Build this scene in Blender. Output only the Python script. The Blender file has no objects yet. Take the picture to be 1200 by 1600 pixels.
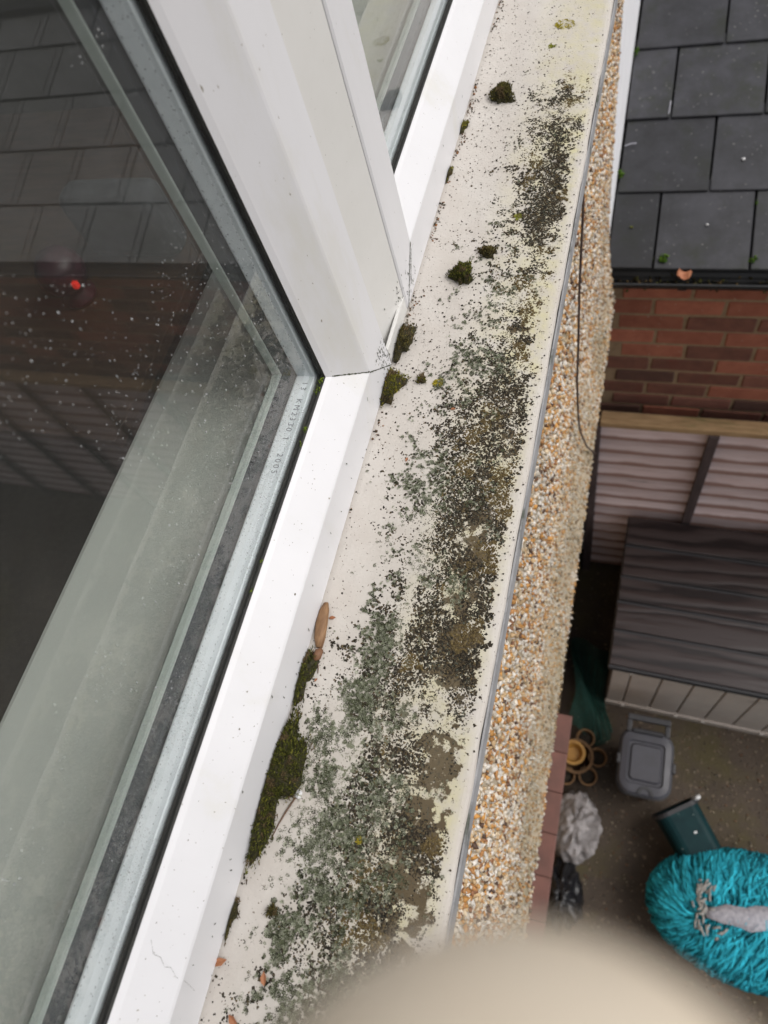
import bpy, bmesh, math, random
import numpy as np
from mathutils import Vector, Matrix

# ------------------------------------------------------------------ camera, sky, light
sc = bpy.context.scene
COL = sc.collection
R_RIGHT = Vector((0.9454466, 0.23857268, -0.22184184))
R_DOWN = Vector((0.11597804, -0.88283439, -0.45514013))
R_FWD = Vector((-0.30443361, 0.40458191, -0.86234196))
CAM = Vector((0.2065, 0.0, 0.5))
cam = bpy.data.cameras.new('camera')
cam_o = bpy.data.objects.new('camera', cam)
COL.objects.link(cam_o)
m = Matrix((R_RIGHT, -R_DOWN, -R_FWD)).transposed().to_4x4()
m.translation = CAM
cam_o.matrix_world = m
cam.sensor_fit = 'HORIZONTAL'
cam.sensor_width = 36.0
cam.lens = 36.0 * 1098.87 / 1200.0
cam.clip_start = 0.002
cam.clip_end = 500
cam.dof.use_dof = True
cam.dof.focus_distance = 0.60
cam.dof.aperture_fstop = 11.0
sc.camera = cam_o

SUN_EL, SUN_AZ = math.radians(52), math.radians(82)
world = bpy.data.worlds.new('World')
sc.world = world
world.use_nodes = True
wn, wl = world.node_tree.nodes, world.node_tree.links
bg = wn['Background']
sky = wn.new('ShaderNodeTexSky')
sky.sky_type = 'NISHITA'
sky.sun_disc = False
sky.sun_elevation = SUN_EL
sky.sun_rotation = SUN_AZ
sky.air_density = 1.0
sky.dust_density = 4.0
hs = wn.new('ShaderNodeHueSaturation')
hs.inputs['Saturation'].default_value = 0.22
wl.new(sky.outputs[0], hs.inputs['Color'])
wl.new(hs.outputs[0], bg.inputs['Color'])
bg.inputs['Strength'].default_value = 0.15
sun = bpy.data.lights.new('sun', 'SUN')
sun.energy = 1.0
sun.angle = math.radians(40)
sun.color = (1.0, 0.95, 0.89)
sun_o = bpy.data.objects.new('sun', sun)
COL.objects.link(sun_o)
# sun_rotation turns clockwise from +Y
sd = Vector((math.sin(SUN_AZ) * math.cos(SUN_EL), math.cos(SUN_AZ) * math.cos(SUN_EL), math.sin(SUN_EL)))
sun_o.rotation_euler = sd.to_track_quat('Z', 'Y').to_euler()
sun_o.location = (3, 2, 6)

vs = sc.view_settings
vs.view_transform = 'Standard'
vs.look = 'None'
vs.exposure = 0.0
vs.gamma = 1.0
vs.use_curve_mapping = False
sc.cycles.max_bounces = 7
sc.cycles.diffuse_bounces = 3
sc.cycles.glossy_bounces = 3
sc.cycles.transparent_max_bounces = 12

rng = np.random.default_rng(7)
random.seed(7)
GZ = -3.5                      # ground level (the sill is z = 0)

# ------------------------------------------------------------------ helpers
def link(o, parent=None):
    COL.objects.link(o)
    if parent is not None:
        o.parent = parent
    return o

def tag(o, label=None, cat=None, group=None, kind=None):
    if label: o['label'] = label
    if cat: o['category'] = cat
    if group: o['group'] = group
    if kind: o['kind'] = kind
    return o

def empty(name, loc, label, cat, group=None):
    o = bpy.data.objects.new(name, None)
    o.empty_display_size = 0.05
    o.location = loc
    link(o)
    return tag(o, label, cat, group)

def build(name, verts, faces, mat, parent=None, smooth=False, bevel=0, seg=2):
    """verts are world coordinates; a parent Empty is not rotated, so subtract its location"""
    off = Vector((0, 0, 0))
    p = parent
    while p is not None:
        off += p.location
        p = p.parent
    me = bpy.data.meshes.new(name)
    me.from_pydata([Vector(v) - off for v in verts], [], faces)
    bm = bmesh.new(); bm.from_mesh(me)
    bmesh.ops.recalc_face_normals(bm, faces=bm.faces)
    if bevel:
        bmesh.ops.bevel(bm, geom=[e for e in bm.edges if e.is_manifold and e.calc_face_angle(0) > 0.3], offset=bevel, segments=seg, profile=0.6, affect='EDGES', clamp_overlap=True)
    bm.to_mesh(me); bm.free()
    if smooth:
        me.polygons.foreach_set('use_smooth', [True] * len(me.polygons))
    if mat: me.materials.append(mat)
    o = bpy.data.objects.new(name, me)
    return link(o, parent)

def boxv(x0, x1, y0, y1, z0, z1):
    v = [(x0, y0, z0), (x1, y0, z0), (x1, y1, z0), (x0, y1, z0), (x0, y0, z1), (x1, y0, z1), (x1, y1, z1), (x0, y1, z1)]
    f = [(0, 3, 2, 1), (4, 5, 6, 7), (0, 1, 5, 4), (1, 2, 6, 5), (2, 3, 7, 6), (3, 0, 4, 7)]
    return v, f

def box(name, b, mat, parent=None, bevel=0.0):
    v, f = boxv(*b)
    return build(name, v, f, mat, parent, bevel=bevel)

def merge(lst):
    V, F = [], []
    for v, f in lst:
        k = len(V)
        V += list(v); F += [tuple(i + k for i in q) for q in f]
    return V, F

def tube(path, rad, n=8, cap=True):
    V, F = [], []
    path = [Vector(p) for p in path]
    up = Vector((0.31, 0.2, 0.93))
    for i, p in enumerate(path):
        d = (path[min(i + 1, len(path) - 1)] - path[max(i - 1, 0)]).normalized()
        a = d.cross(up)
        if a.length < 1e-3: a = d.cross(Vector((1, 0, 0)))
        a.normalize(); b = d.cross(a)
        r = rad[i] if isinstance(rad, (list, tuple)) else rad
        for k in range(n):
            t = 2 * math.pi * k / n
            V.append(p + (a * math.cos(t) + b * math.sin(t)) * r)
    for i in range(len(path) - 1):
        for k in range(n):
            F.append((i * n + k, i * n + (k + 1) % n, (i + 1) * n + (k + 1) % n, (i + 1) * n + k))
    if cap:
        F.append(tuple(range(n))); F.append(tuple(range((len(path) - 1) * n, len(path) * n)))
    return V, F

def rot_mats(ax, ay, az):
    """batch euler -> matrices"""
    ca, sa, cb, sb, cc, ss = np.cos(ax), np.sin(ax), np.cos(ay), np.sin(ay), np.cos(az), np.sin(az)
    M = np.empty((len(ax), 3, 3))
    M[:, 0, 0] = cb * cc; M[:, 0, 1] = sa * sb * cc - ca * ss; M[:, 0, 2] = ca * sb * cc + sa * ss
    M[:, 1, 0] = cb * ss; M[:, 1, 1] = sa * sb * ss + ca * cc; M[:, 1, 2] = ca * sb * ss - sa * cc
    M[:, 2, 0] = -sb; M[:, 2, 1] = sa * cb; M[:, 2, 2] = ca * cb
    return M

def inst(name, bv, bf, pos, M, scale, colr, mat, parent=None, smooth=False, jitter=0.0):
    """one mesh of many small pieces with a per-piece colour attribute"""
    bv = np.asarray(bv, float); bf = np.asarray(bf, int)
    N, n = len(pos), len(bv)
    off = np.zeros(3); p = parent
    while p is not None:
        off += np.array(p.location); p = p.parent
    L = np.repeat(bv[None], N, 0)
    if jitter: L = L * (1 + jitter * rng.uniform(-1, 1, L.shape))
    L = L * scale[:, None, :]
    V = np.einsum('nij,nkj->nki', M, L) + (pos - off)[:, None, :]
    F = (bf[None] + (np.arange(N) * n)[:, None, None]).reshape(-1, 3)
    me = bpy.data.meshes.new(name)
    me.vertices.add(N * n); me.vertices.foreach_set('co', V.reshape(-1).astype(np.float32))
    me.loops.add(len(F) * 3); me.loops.foreach_set('vertex_index', F.reshape(-1).astype(np.int32))
    me.polygons.add(len(F)); me.polygons.foreach_set('loop_start', np.arange(0, len(F) * 3, 3, dtype=np.int32))
    at = me.attributes.new('Col', 'FLOAT_COLOR', 'POINT')
    c = np.ones((N, n, 4), np.float32); c[:, :, :3] = colr[:, None, :]
    at.data.foreach_set('color', c.reshape(-1))
    me.update(calc_edges=True); me.validate()
    if smooth: me.polygons.foreach_set('use_smooth', np.ones(len(F), bool))
    me.materials.append(mat)
    return link(bpy.data.objects.new(name, me), parent)

def hsh(i, j, s):
    n = (i * 374761393 + j * 668265263 + s * 974634777) & 0xffffffff
    n = ((n ^ (n >> 13)) * 1274126177) & 0xffffffff
    return ((n ^ (n >> 16)) & 0xffff) / 65535.0

def vnoise(x, y, s=0):
    xi, yi = np.floor(x).astype(np.int64), np.floor(y).astype(np.int64)
    fx, fy = x - xi, y - yi
    fx, fy = fx * fx * (3 - 2 * fx), fy * fy * (3 - 2 * fy)
    a, b, c, d = hsh(xi, yi, s), hsh(xi + 1, yi, s), hsh(xi, yi + 1, s), hsh(xi + 1, yi + 1, s)
    return (a * (1 - fx) + b * fx) * (1 - fy) + (c * (1 - fx) + d * fx) * fy

def fbm(x, y, s=0, o=4):
    t, a, w = 0, 1.0, 0
    for k in range(o):
        t = t + a * vnoise(x * 2 ** k + 17.3 * k, y * 2 ** k + 9.1 * k, s + k); w += a; a *= 0.55
    return t / w

_q = fbm(rng.uniform(0, 500, 60000), rng.uniform(0, 500, 60000), 3)
_qs = np.sort(_q)
def rank(v):                      # noise value -> uniform rank 0..1
    return np.searchsorted(_qs, v) / len(_qs)

OCT_V = [(1, 0, 0), (-1, 0, 0), (0, 1, 0), (0, -1, 0), (0, 0, 1), (0, 0, -1)]
OCT_F = [(0, 2, 4), (2, 1, 4), (1, 3, 4), (3, 0, 4), (2, 0, 5), (1, 2, 5), (3, 1, 5), (0, 3, 5)]
_s = bmesh.new(); bmesh.ops.create_icosphere(_s, subdivisions=1, radius=1.0)
ICO_V = [tuple(v.co) for v in _s.verts]; ICO_F = [tuple(v.index for v in f.verts) for f in _s.faces]; _s.free()

# ------------------------------------------------------------------ materials
def nodes(name):
    mt = bpy.data.materials.new(name); mt.use_nodes = True
    nt = mt.node_tree
    return mt, nt.nodes, nt.links, nt.nodes['Principled BSDF']

def ramp(N, pts):
    r = N.new('ShaderNodeValToRGB')
    e = r.color_ramp.elements
    while len(e) < len(pts): e.new(0.5)
    for k, (p, c) in enumerate(pts):
        e[k].position = p; e[k].color = (*c, 1) if len(c) == 3 else c
    return r

def tex(N, L, co, kind='ShaderNodeTexNoise', **kw):
    t = N.new(kind)
    for k, v in kw.items():
        if k in t.inputs: t.inputs[k].default_value = v
        else: setattr(t, k, v)
    L.new(co, t.inputs['Vector'])
    return t

def mixc(N, L, fac, a, b, mode='MIX'):
    x = N.new('ShaderNodeMix'); x.data_type = 'RGBA'; x.blend_type = mode
    for sock, val in ((x.inputs[0], fac), (x.inputs[6], a), (x.inputs[7], b)):
        if hasattr(val, 'links'): L.new(val, sock)
        else: sock.default_value = val if not isinstance(val, tuple) else (*val, 1)
    return x.outputs[2]

def pm(name, c1, c2=None, rough=0.6, scale=25.0, bump=0.15, bscale=180.0, bdist=0.002, metal=0.0, spec=0.5,
       stretch=(1, 1, 1), rnd=0.0, specks=None, attr=False, stain=None):
    """procedural surface: two-tone noise, fine bump, optional specks, per-object variation, colour attribute"""
    mt, N, L, P = nodes(name)
    c2 = c2 or tuple(v * 0.75 for v in c1)
    tc = N.new('ShaderNodeTexCoord')
    mp = N.new('ShaderNodeMapping'); mp.inputs['Scale'].default_value = stretch
    L.new(tc.outputs['Object'], mp.inputs['Vector'])
    co = mp.outputs[0]
    oi = N.new('ShaderNodeObjectInfo')
    if rnd:
        cmb = N.new('ShaderNodeVectorMath'); cmb.operation = 'MULTIPLY_ADD'
        cmb.inputs[1].default_value = (1, 1, 1)
        sc_ = N.new('ShaderNodeVectorMath'); sc_.operation = 'SCALE'; sc_.inputs['Scale'].default_value = 37.0
        cc = N.new('ShaderNodeCombineXYZ')
        for k in range(3): L.new(oi.outputs['Random'], cc.inputs[k])
        L.new(cc.outputs[0], sc_.inputs[0]); L.new(co, cmb.inputs[0]); L.new(sc_.outputs[0], cmb.inputs[2])
        co = cmb.outputs[0]
    n1 = tex(N, L, co, Scale=scale, Detail=6.0, Roughness=0.62)
    r1 = ramp(N, [(0.32, (0, 0, 0)), (0.68, (1, 1, 1))])
    L.new(n1.outputs['Fac'], r1.inputs[0])
    colr = mixc(N, L, r1.outputs[0], c1, c2)
    if stain:
        n3 = tex(N, L, co, Scale=stain[1], Detail=8.0, Roughness=0.7)
        r3 = ramp(N, [(stain[2], (0, 0, 0)), (stain[2] + 0.12, (1, 1, 1))])
        L.new(n3.outputs['Fac'], r3.inputs[0])
        colr = mixc(N, L, r3.outputs[0], colr, stain[0])
    if specks:
        n2 = tex(N, L, co, Scale=specks[1], Detail=2.0, Roughness=0.5)
        r2 = ramp(N, [(specks[2], (0, 0, 0)), (specks[2] + 0.03, (1, 1, 1))])
        L.new(n2.outputs['Fac'], r2.inputs[0])
        colr = mixc(N, L, r2.outputs[0], colr, specks[0])
    if rnd:
        h = N.new('ShaderNodeHueSaturation')
        mr = N.new('ShaderNodeMapRange'); mr.inputs['To Min'].default_value = 1 - rnd; mr.inputs['To Max'].default_value = 1 + rnd
        L.new(oi.outputs['Random'], mr.inputs['Value']); L.new(mr.outputs[0], h.inputs['Value']); L.new(colr, h.inputs['Color'])
        colr = h.outputs[0]
    if attr:
        a = N.new('ShaderNodeAttribute'); a.attribute_name = 'Col'
        colr = mixc(N, L, 1.0, colr, a.outputs['Color'], 'MULTIPLY')
    L.new(colr, P.inputs['Base Color'])
    rr = N.new('ShaderNodeMapRange'); rr.inputs['To Min'].default_value = max(0.03, rough - 0.1); rr.inputs['To Max'].default_value = min(1, rough + 0.12)
    L.new(n1.outputs['Fac'], rr.inputs['Value']); L.new(rr.outputs[0], P.inputs['Roughness'])
    P.inputs['Metallic'].default_value = metal
    P.inputs['Specular IOR Level'].default_value = spec
    if bump:
        nb = tex(N, L, co, Scale=bscale, Detail=5.0, Roughness=0.6)
        b = N.new('ShaderNodeBump'); b.inputs['Strength'].default_value = bump; b.inputs['Distance'].default_value = bdist
        L.new(nb.outputs['Fac'], b.inputs['Height']); L.new(b.outputs[0], P.inputs['Normal'])
    return mt

M_upvc = pm('white_upvc', (0.73, 0.725, 0.745), (0.69, 0.685, 0.70), rough=0.38, scale=14, bump=0.04, bscale=300, bdist=0.0006, specks=((0.25, 0.22, 0.17), 420, 0.735), stain=((0.665, 0.655, 0.63), 7, 0.56), stretch=(1, 1, 0.35))
M_upvc_old = pm('aged_upvc', (0.685, 0.675, 0.655), (0.645, 0.635, 0.61), rough=0.42, scale=16, bump=0.05, bscale=320, bdist=0.0006, specks=((0.22, 0.2, 0.16), 400, 0.74))
M_gasket = pm('black_rubber', (0.012, 0.012, 0.012), (0.03, 0.03, 0.025), rough=0.7, scale=90, bump=0.3, bscale=400)
M_spacer = pm('silver_spacer', (0.80, 0.85, 0.88), (0.72, 0.77, 0.80), rough=0.45, scale=60, bump=0.1, bscale=500, metal=0.0, specks=((0.3, 0.33, 0.36), 600, 0.69))
M_dot = pm('spacer_hole', (0.10, 0.12, 0.14), rough=0.8, bump=0)
M_igask = pm('inner_gasket_purple_grey', (0.022, 0.020, 0.032), (0.012, 0.011, 0.018), rough=0.8, spec=0.1, scale=120, bump=0.2)
M_bead = pm('inner_bead', (0.55, 0.60, 0.56), (0.48, 0.53, 0.49), rough=0.5, scale=40, bump=0.05)
M_board = pm('window_board', (0.70, 0.72, 0.68), (0.62, 0.64, 0.60), rough=0.5, scale=6, bump=0.03, stretch=(1, 0.25, 1))
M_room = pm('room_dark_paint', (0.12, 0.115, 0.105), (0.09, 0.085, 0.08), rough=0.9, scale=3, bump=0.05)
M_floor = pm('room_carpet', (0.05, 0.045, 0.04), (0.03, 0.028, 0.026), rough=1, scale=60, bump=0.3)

def glass_mat():
    mt, N, L, P = nodes('window_glass')
    N.remove(P)
    out = N['Material Output']
    tr = N.new('ShaderNodeBsdfTransparent'); tr.inputs['Color'].default_value = (0.98, 0.988, 0.984, 1)
    gl = N.new('ShaderNodeBsdfGlossy'); gl.inputs['Roughness'].default_value = 0.005
    fr = N.new('ShaderNodeFresnel'); fr.inputs['IOR'].default_value = 1.55
    ge = N.new('ShaderNodeNewGeometry')
    inv = N.new('ShaderNodeMath'); inv.operation = 'SUBTRACT'; inv.inputs[0].default_value = 1.0
    L.new(ge.outputs['Backfacing'], inv.inputs[1])
    mu = N.new('ShaderNodeMath'); mu.operation = 'MULTIPLY'
    L.new(fr.outputs[0], mu.inputs[0]); L.new(inv.outputs[0], mu.inputs[1])
    m2 = N.new('ShaderNodeMath'); m2.operation = 'MULTIPLY'; m2.inputs[1].default_value = 1.45; m2.use_clamp = True
    L.new(mu.outputs[0], m2.inputs[0])
    mx = N.new('ShaderNodeMixShader')
    L.new(m2.outputs[0], mx.inputs[0]); L.new(tr.outputs[0], mx.inputs[1]); L.new(gl.outputs[0], mx.inputs[2])
    # a thin film of dust
    tc = N.new('ShaderNodeTexCoord')
    n = tex(N, L, tc.outputs['Object'], Scale=7.0, Detail=7.0, Roughness=0.7)
    r = ramp(N, [(0.30, (0.004, 0.004, 0.004)), (0.8, (0.020, 0.020, 0.020))]); L.new(n.outputs['Fac'], r.inputs[0])
    df = N.new('ShaderNodeBsdfDiffuse'); df.inputs['Color'].default_value = (0.6, 0.6, 0.57, 1)
    m3 = N.new('ShaderNodeMixShader')
    L.new(r.outputs[0], m3.inputs[0]); L.new(mx.outputs[0], m3.inputs[1]); L.new(df.outputs[0], m3.inputs[2])
    L.new(m3.outputs[0], out.inputs['Surface'])
    return mt
M_glass = glass_mat()

def drop_mat():
    mt, N, L, P = nodes('water_droplet')
    N.remove(P)
    out = N['Material Output']
    tr = N.new('ShaderNodeBsdfTransparent')
    df = N.new('ShaderNodeBsdfDiffuse'); df.inputs['Color'].default_value = (0.6, 0.61, 0.62, 1)  # brightness of sky refracted in the drops, put in as a pale diffuse colour
    gl = N.new('ShaderNodeBsdfGlossy'); gl.inputs['Roughness'].default_value = 0.05
    a = N.new('ShaderNodeMixShader'); a.inputs[0].default_value = 0.45
    b = N.new('ShaderNodeMixShader'); b.inputs[0].default_value = 0.15
    L.new(tr.outputs[0], a.inputs[1]); L.new(df.outputs[0], a.inputs[2])
    L.new(a.outputs[0], b.inputs[1]); L.new(gl.outputs[0], b.inputs[2]); L.new(b.outputs[0], out.inputs['Surface'])
    return mt
M_drop = drop_mat()

M_attr = pm('lichen_tissue', (1, 1, 1), (0.7, 0.7, 0.7), rough=0.9, scale=500, bump=0.3, bscale=900, bdist=0.0006, attr=True, spec=0.2)
M_moss = pm('moss_tissue', (1, 1, 1), (0.75, 0.75, 0.7), rough=0.95, scale=400, bump=0, attr=True, spec=0.15)
M_peb = pm('pebble_stone', (1, 1, 1), (0.82, 0.8, 0.78), rough=0.6, scale=160, bump=0.15, bscale=600, bdist=0.0005, attr=True)
M_render = pm('pebbledash_mortar', (0.50, 0.42, 0.31), (0.36, 0.29, 0.20), rough=0.95, scale=60, bump=0.8, bscale=140, bdist=0.004, stain=((0.27, 0.24, 0.16), 5, 0.52))
M_white_wall = pm('white_painted_render', (0.78, 0.78, 0.80), (0.70, 0.70, 0.73), rough=0.8, scale=12, bump=0.25, bscale=90)
M_slate = pm('wet_slate', (0.042, 0.042, 0.048), (0.018, 0.018, 0.020), rough=0.36, scale=11, bump=0.25, bscale=60, bdist=0.002, rnd=0.5, specks=((0.16, 0.16, 0.15), 90, 0.70), stain=((0.020, 0.022, 0.016), 4, 0.50))
M_slate_gap = pm('roof_felt', (0.01, 0.01, 0.01), rough=0.95)
M_brick = [pm('red_brick', (0.40, 0.145, 0.09), (0.31, 0.105, 0.066), rough=0.85, scale=18, bump=0.5, bscale=120, bdist=0.003, rnd=0.2, specks=((0.42, 0.27, 0.2), 70, 0.7)),
           pm('brown_brick', (0.23, 0.095, 0.065), (0.15, 0.066, 0.05), rough=0.88, scale=18, bump=0.5, bscale=120, bdist=0.003, rnd=0.22, stain=((0.21, 0.07, 0.05), 9, 0.56)),
           pm('burnt_brick', (0.135, 0.065, 0.048), (0.095, 0.048, 0.038), rough=0.88, scale=18, bump=0.5, bscale=120, bdist=0.003, rnd=0.22)]
M_mortar = pm('sandy_mortar', (0.35, 0.25, 0.155), (0.25, 0.175, 0.105), rough=0.95, scale=30, bump=0.4, bscale=200)
M_gutter = pm('black_gutter_plastic', (0.012, 0.012, 0.013), (0.02, 0.02, 0.02), rough=0.35, bump=0.03, scale=20, stain=((0.03, 0.035, 0.02), 9, 0.58))
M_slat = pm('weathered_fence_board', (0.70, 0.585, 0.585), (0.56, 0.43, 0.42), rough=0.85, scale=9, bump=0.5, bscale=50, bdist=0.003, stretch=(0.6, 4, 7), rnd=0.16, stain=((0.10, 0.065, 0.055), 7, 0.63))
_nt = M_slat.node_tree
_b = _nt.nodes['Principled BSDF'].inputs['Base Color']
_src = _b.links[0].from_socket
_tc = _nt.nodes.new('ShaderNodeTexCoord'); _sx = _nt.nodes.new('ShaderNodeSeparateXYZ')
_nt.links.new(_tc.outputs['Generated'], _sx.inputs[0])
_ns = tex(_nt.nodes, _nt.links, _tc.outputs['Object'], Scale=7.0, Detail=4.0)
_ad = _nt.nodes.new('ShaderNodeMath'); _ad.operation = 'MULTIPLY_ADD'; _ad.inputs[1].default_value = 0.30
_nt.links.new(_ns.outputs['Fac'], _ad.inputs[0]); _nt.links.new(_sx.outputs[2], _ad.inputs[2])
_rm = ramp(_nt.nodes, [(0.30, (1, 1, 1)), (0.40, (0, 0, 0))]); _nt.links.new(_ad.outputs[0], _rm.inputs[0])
_nt.links.new(mixc(_nt.nodes, _nt.links, _rm.outputs[0], _src, (0.27, 0.165, 0.14)), _b)     # brown band, broken up by noise, along each board's lower edge
M_batten = pm('fence_batten', (0.085, 0.06, 0.06), (0.05, 0.036, 0.036), rough=0.85, scale=14, bump=0.4, bscale=60, stretch=(4, 4, 0.6))
M_rail = pm('mossy_rail', (0.46, 0.31, 0.165), (0.27, 0.17, 0.085), rough=0.9, scale=16, bump=0.5, bscale=70, stretch=(0.6, 4, 4), stain=((0.12, 0.13, 0.04), 6, 0.55))
M_beige = pm('beige_box_plastic', (0.52, 0.455, 0.405), (0.45, 0.39, 0.35), rough=0.55, scale=12, bump=0.25, bscale=150, bdist=0.001, stain=((0.2, 0.17, 0.14), 7, 0.62))
M_ground = pm('wet_aggregate_concrete', (0.105, 0.080, 0.060), (0.058, 0.045, 0.035), rough=0.8, spec=0.25, scale=2.2, bump=0.7, bscale=70, bdist=0.006, specks=((0.20, 0.155, 0.11), 42, 0.655), stain=((0.085, 0.07, 0.035), 1.6, 0.52))
M_binl = pm('grey_bin_plastic', (0.055, 0.055, 0.068), (0.044, 0.044, 0.053), rough=0.4, scale=20, bump=0.08, bscale=300, bdist=0.0005)
M_bind = pm('dark_bin_plastic', (0.022, 0.022, 0.026), (0.03, 0.03, 0.034), rough=0.5, scale=20, bump=0.08)
M_green = pm('dark_green_plastic', (0.006, 0.034, 0.038), (0.004, 0.02, 0.024), rough=0.5, spec=0.12, scale=15, bump=0.06, specks=((0.2, 0.24, 0.23), 38, 0.72))
M_grime = pm('black_mould', (0.035, 0.035, 0.025), (0.07, 0.08, 0.04), rough=0.95, scale=200, bump=0.4)
M_redtile = pm('red_tile', (0.19, 0.085, 0.068), (0.12, 0.062, 0.052), rough=0.75, scale=10, bump=0.3, bscale=90, rnd=0.1)
M_blackbag = pm('black_bin_bag', (0.008, 0.008, 0.010), (0.014, 0.014, 0.016), rough=0.28, scale=10, bump=0.5, bscale=22, bdist=0.02)
M_terra = pm('brown_planter', (0.17, 0.085, 0.025), (0.09, 0.045, 0.016), rough=0.65, scale=18, bump=0.2, bscale=110)
M_ochre = pm('ochre_planter_ring', (0.36, 0.19, 0.03), (0.28, 0.14, 0.03), rough=0.55, scale=18, bump=0.1)
M_soil = pm('dark_soil', (0.014, 0.011, 0.008), (0.03, 0.022, 0.014), rough=1, scale=60, bump=0.8, bscale=120)
M_net = pm('green_netting', (0.012, 0.065, 0.05), (0.008, 0.04, 0.03), rough=0.6, scale=30, bump=0)
M_cable = pm('dark_cable', (0.07, 0.045, 0.040), rough=0.6, bump=0.05)
M_yarn = pm('turquoise_yarn', (0.045, 0.52, 0.66), (0.03, 0.38, 0.50), rough=0.9, scale=26, bump=0.6, bscale=260, bdist=0.003, attr=True, spec=0.15)
M_felt = pm('grey_felt', (0.50, 0.49, 0.53), (0.26, 0.26, 0.30), rough=1, scale=60, bump=0.6, bscale=200)
M_skin = pm('skin', (0.96, 0.84, 0.68), (0.93, 0.78, 0.60), rough=0.5, scale=60, bump=0.1, bscale=500, bdist=0.0004)
M_sleeve = pm('grey_sleeve', (0.12, 0.12, 0.14), rough=0.95, scale=80, bump=0.4, bscale=400)
M_leaf = pm('dead_leaf', (0.42, 0.19, 0.09), (0.30, 0.12, 0.06), rough=0.75, scale=60, bump=0.3, bscale=300)
M_seed = pm('tan_seed_husk', (0.30, 0.17, 0.08), (0.16, 0.08, 0.035), rough=0.6, scale=120, bump=0.3, bscale=500, stretch=(3, 0.6, 1))
M_twig = pm('twig', (0.16, 0.10, 0.065), (0.10, 0.06, 0.04), rough=0.9, scale=200, bump=0.3)
M_whitebit = pm('white_bit', (0.75, 0.75, 0.76), (0.6, 0.6, 0.6), rough=0.5, scale=100, bump=0.1)
M_maroon = pm('maroon_plastic', (0.06, 0.012, 0.022), rough=0.4, bump=0.05)
M_cushion = pm('grey_cloth', (0.06, 0.064, 0.072), rough=0.95, bump=0.3)
M_wood = pm('dark_desk_wood', (0.07, 0.038, 0.02), (0.04, 0.02, 0.012), rough=0.5, scale=10, stretch=(1, 6, 1))
M_led, _N, _L, _P = nodes('red_led')
_P.inputs['Base Color'].default_value = (0.8, 0.02, 0.01, 1)
_P.inputs['Emission Color'].default_value = (1, 0.03, 0.015, 1); _P.inputs['Emission Strength'].default_value = 0.35

def bag_mat():
    mt, N, L, P = nodes('clear_plastic_bag')
    tc = N.new('ShaderNodeTexCoord')
    n = tex(N, L, tc.outputs['Object'], Scale=14.0, Detail=5.0)
    r = ramp(N, [(0.35, (0.22, 0.20, 0.195)), (0.65, (0.46, 0.43, 0.43))]); L.new(n.outputs['Fac'], r.inputs[0])
    L.new(r.outputs[0], P.inputs['Base Color']); P.inputs['Roughness'].default_value = 0.28
    nb = tex(N, L, tc.outputs['Object'], Scale=26.0, Detail=4.0, Distortion=1.5)
    b = N.new('ShaderNodeBump'); b.inputs['Strength'].default_value = 0.7; b.inputs['Distance'].default_value = 0.02
    L.new(nb.outputs['Fac'], b.inputs['Height']); L.new(b.outputs[0], P.inputs['Normal'])
    tr = N.new('ShaderNodeBsdfTransparent'); mx = N.new('ShaderNodeMixShader'); mx.inputs[0].default_value = 0.72
    L.new(tr.outputs[0], mx.inputs[1]); L.new(P.outputs[0], mx.inputs[2]); L.new(mx.outputs[0], N['Material Output'].inputs['Surface'])
    return mt
M_bag = bag_mat()

def lid_mat():
    mt, N, L, P = nodes('brown_woodgrain_lid')
    tc = N.new('ShaderNodeTexCoord'); mp = N.new('ShaderNodeMapping'); mp.inputs['Scale'].default_value = (0.16, 1, 1)
    oi = N.new('ShaderNodeObjectInfo')
    L.new(tc.outputs['Object'], mp.inputs['Vector'])
    cc = N.new('ShaderNodeCombineXYZ'); ml = N.new('ShaderNodeMath'); ml.operation = 'MULTIPLY'; ml.inputs[1].default_value = 50
    L.new(oi.outputs['Random'], ml.inputs[0]); L.new(ml.outputs[0], cc.inputs[0]); L.new(ml.outputs[0], cc.inputs[1]); L.new(cc.outputs[0], mp.inputs['Location'])
    w = tex(N, L, mp.outputs[0], 'ShaderNodeTexWave', Scale=5.0, Distortion=11.0, Detail=4.0, bands_direction='Y')
    w.inputs['Detail Scale'].default_value = 1.4
    r = ramp(N, [(0.0, (0.012, 0.008, 0.008)), (0.30, (0.034, 0.024, 0.023)), (1.0, (0.042, 0.031, 0.030))])
    L.new(w.outputs['Fac'], r.inputs[0]); L.new(r.outputs[0], P.inputs['Base Color'])
    P.inputs['Roughness'].default_value = 0.30; P.inputs['Specular IOR Level'].default_value = 0.5
    b = N.new('ShaderNodeBump'); b.inputs['Strength'].default_value = 0.32; b.inputs['Distance'].default_value = 0.004
    L.new(w.outputs['Fac'], b.inputs['Height']); L.new(b.outputs[0], P.inputs['Normal'])
    return mt
M_lid = lid_mat()

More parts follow.
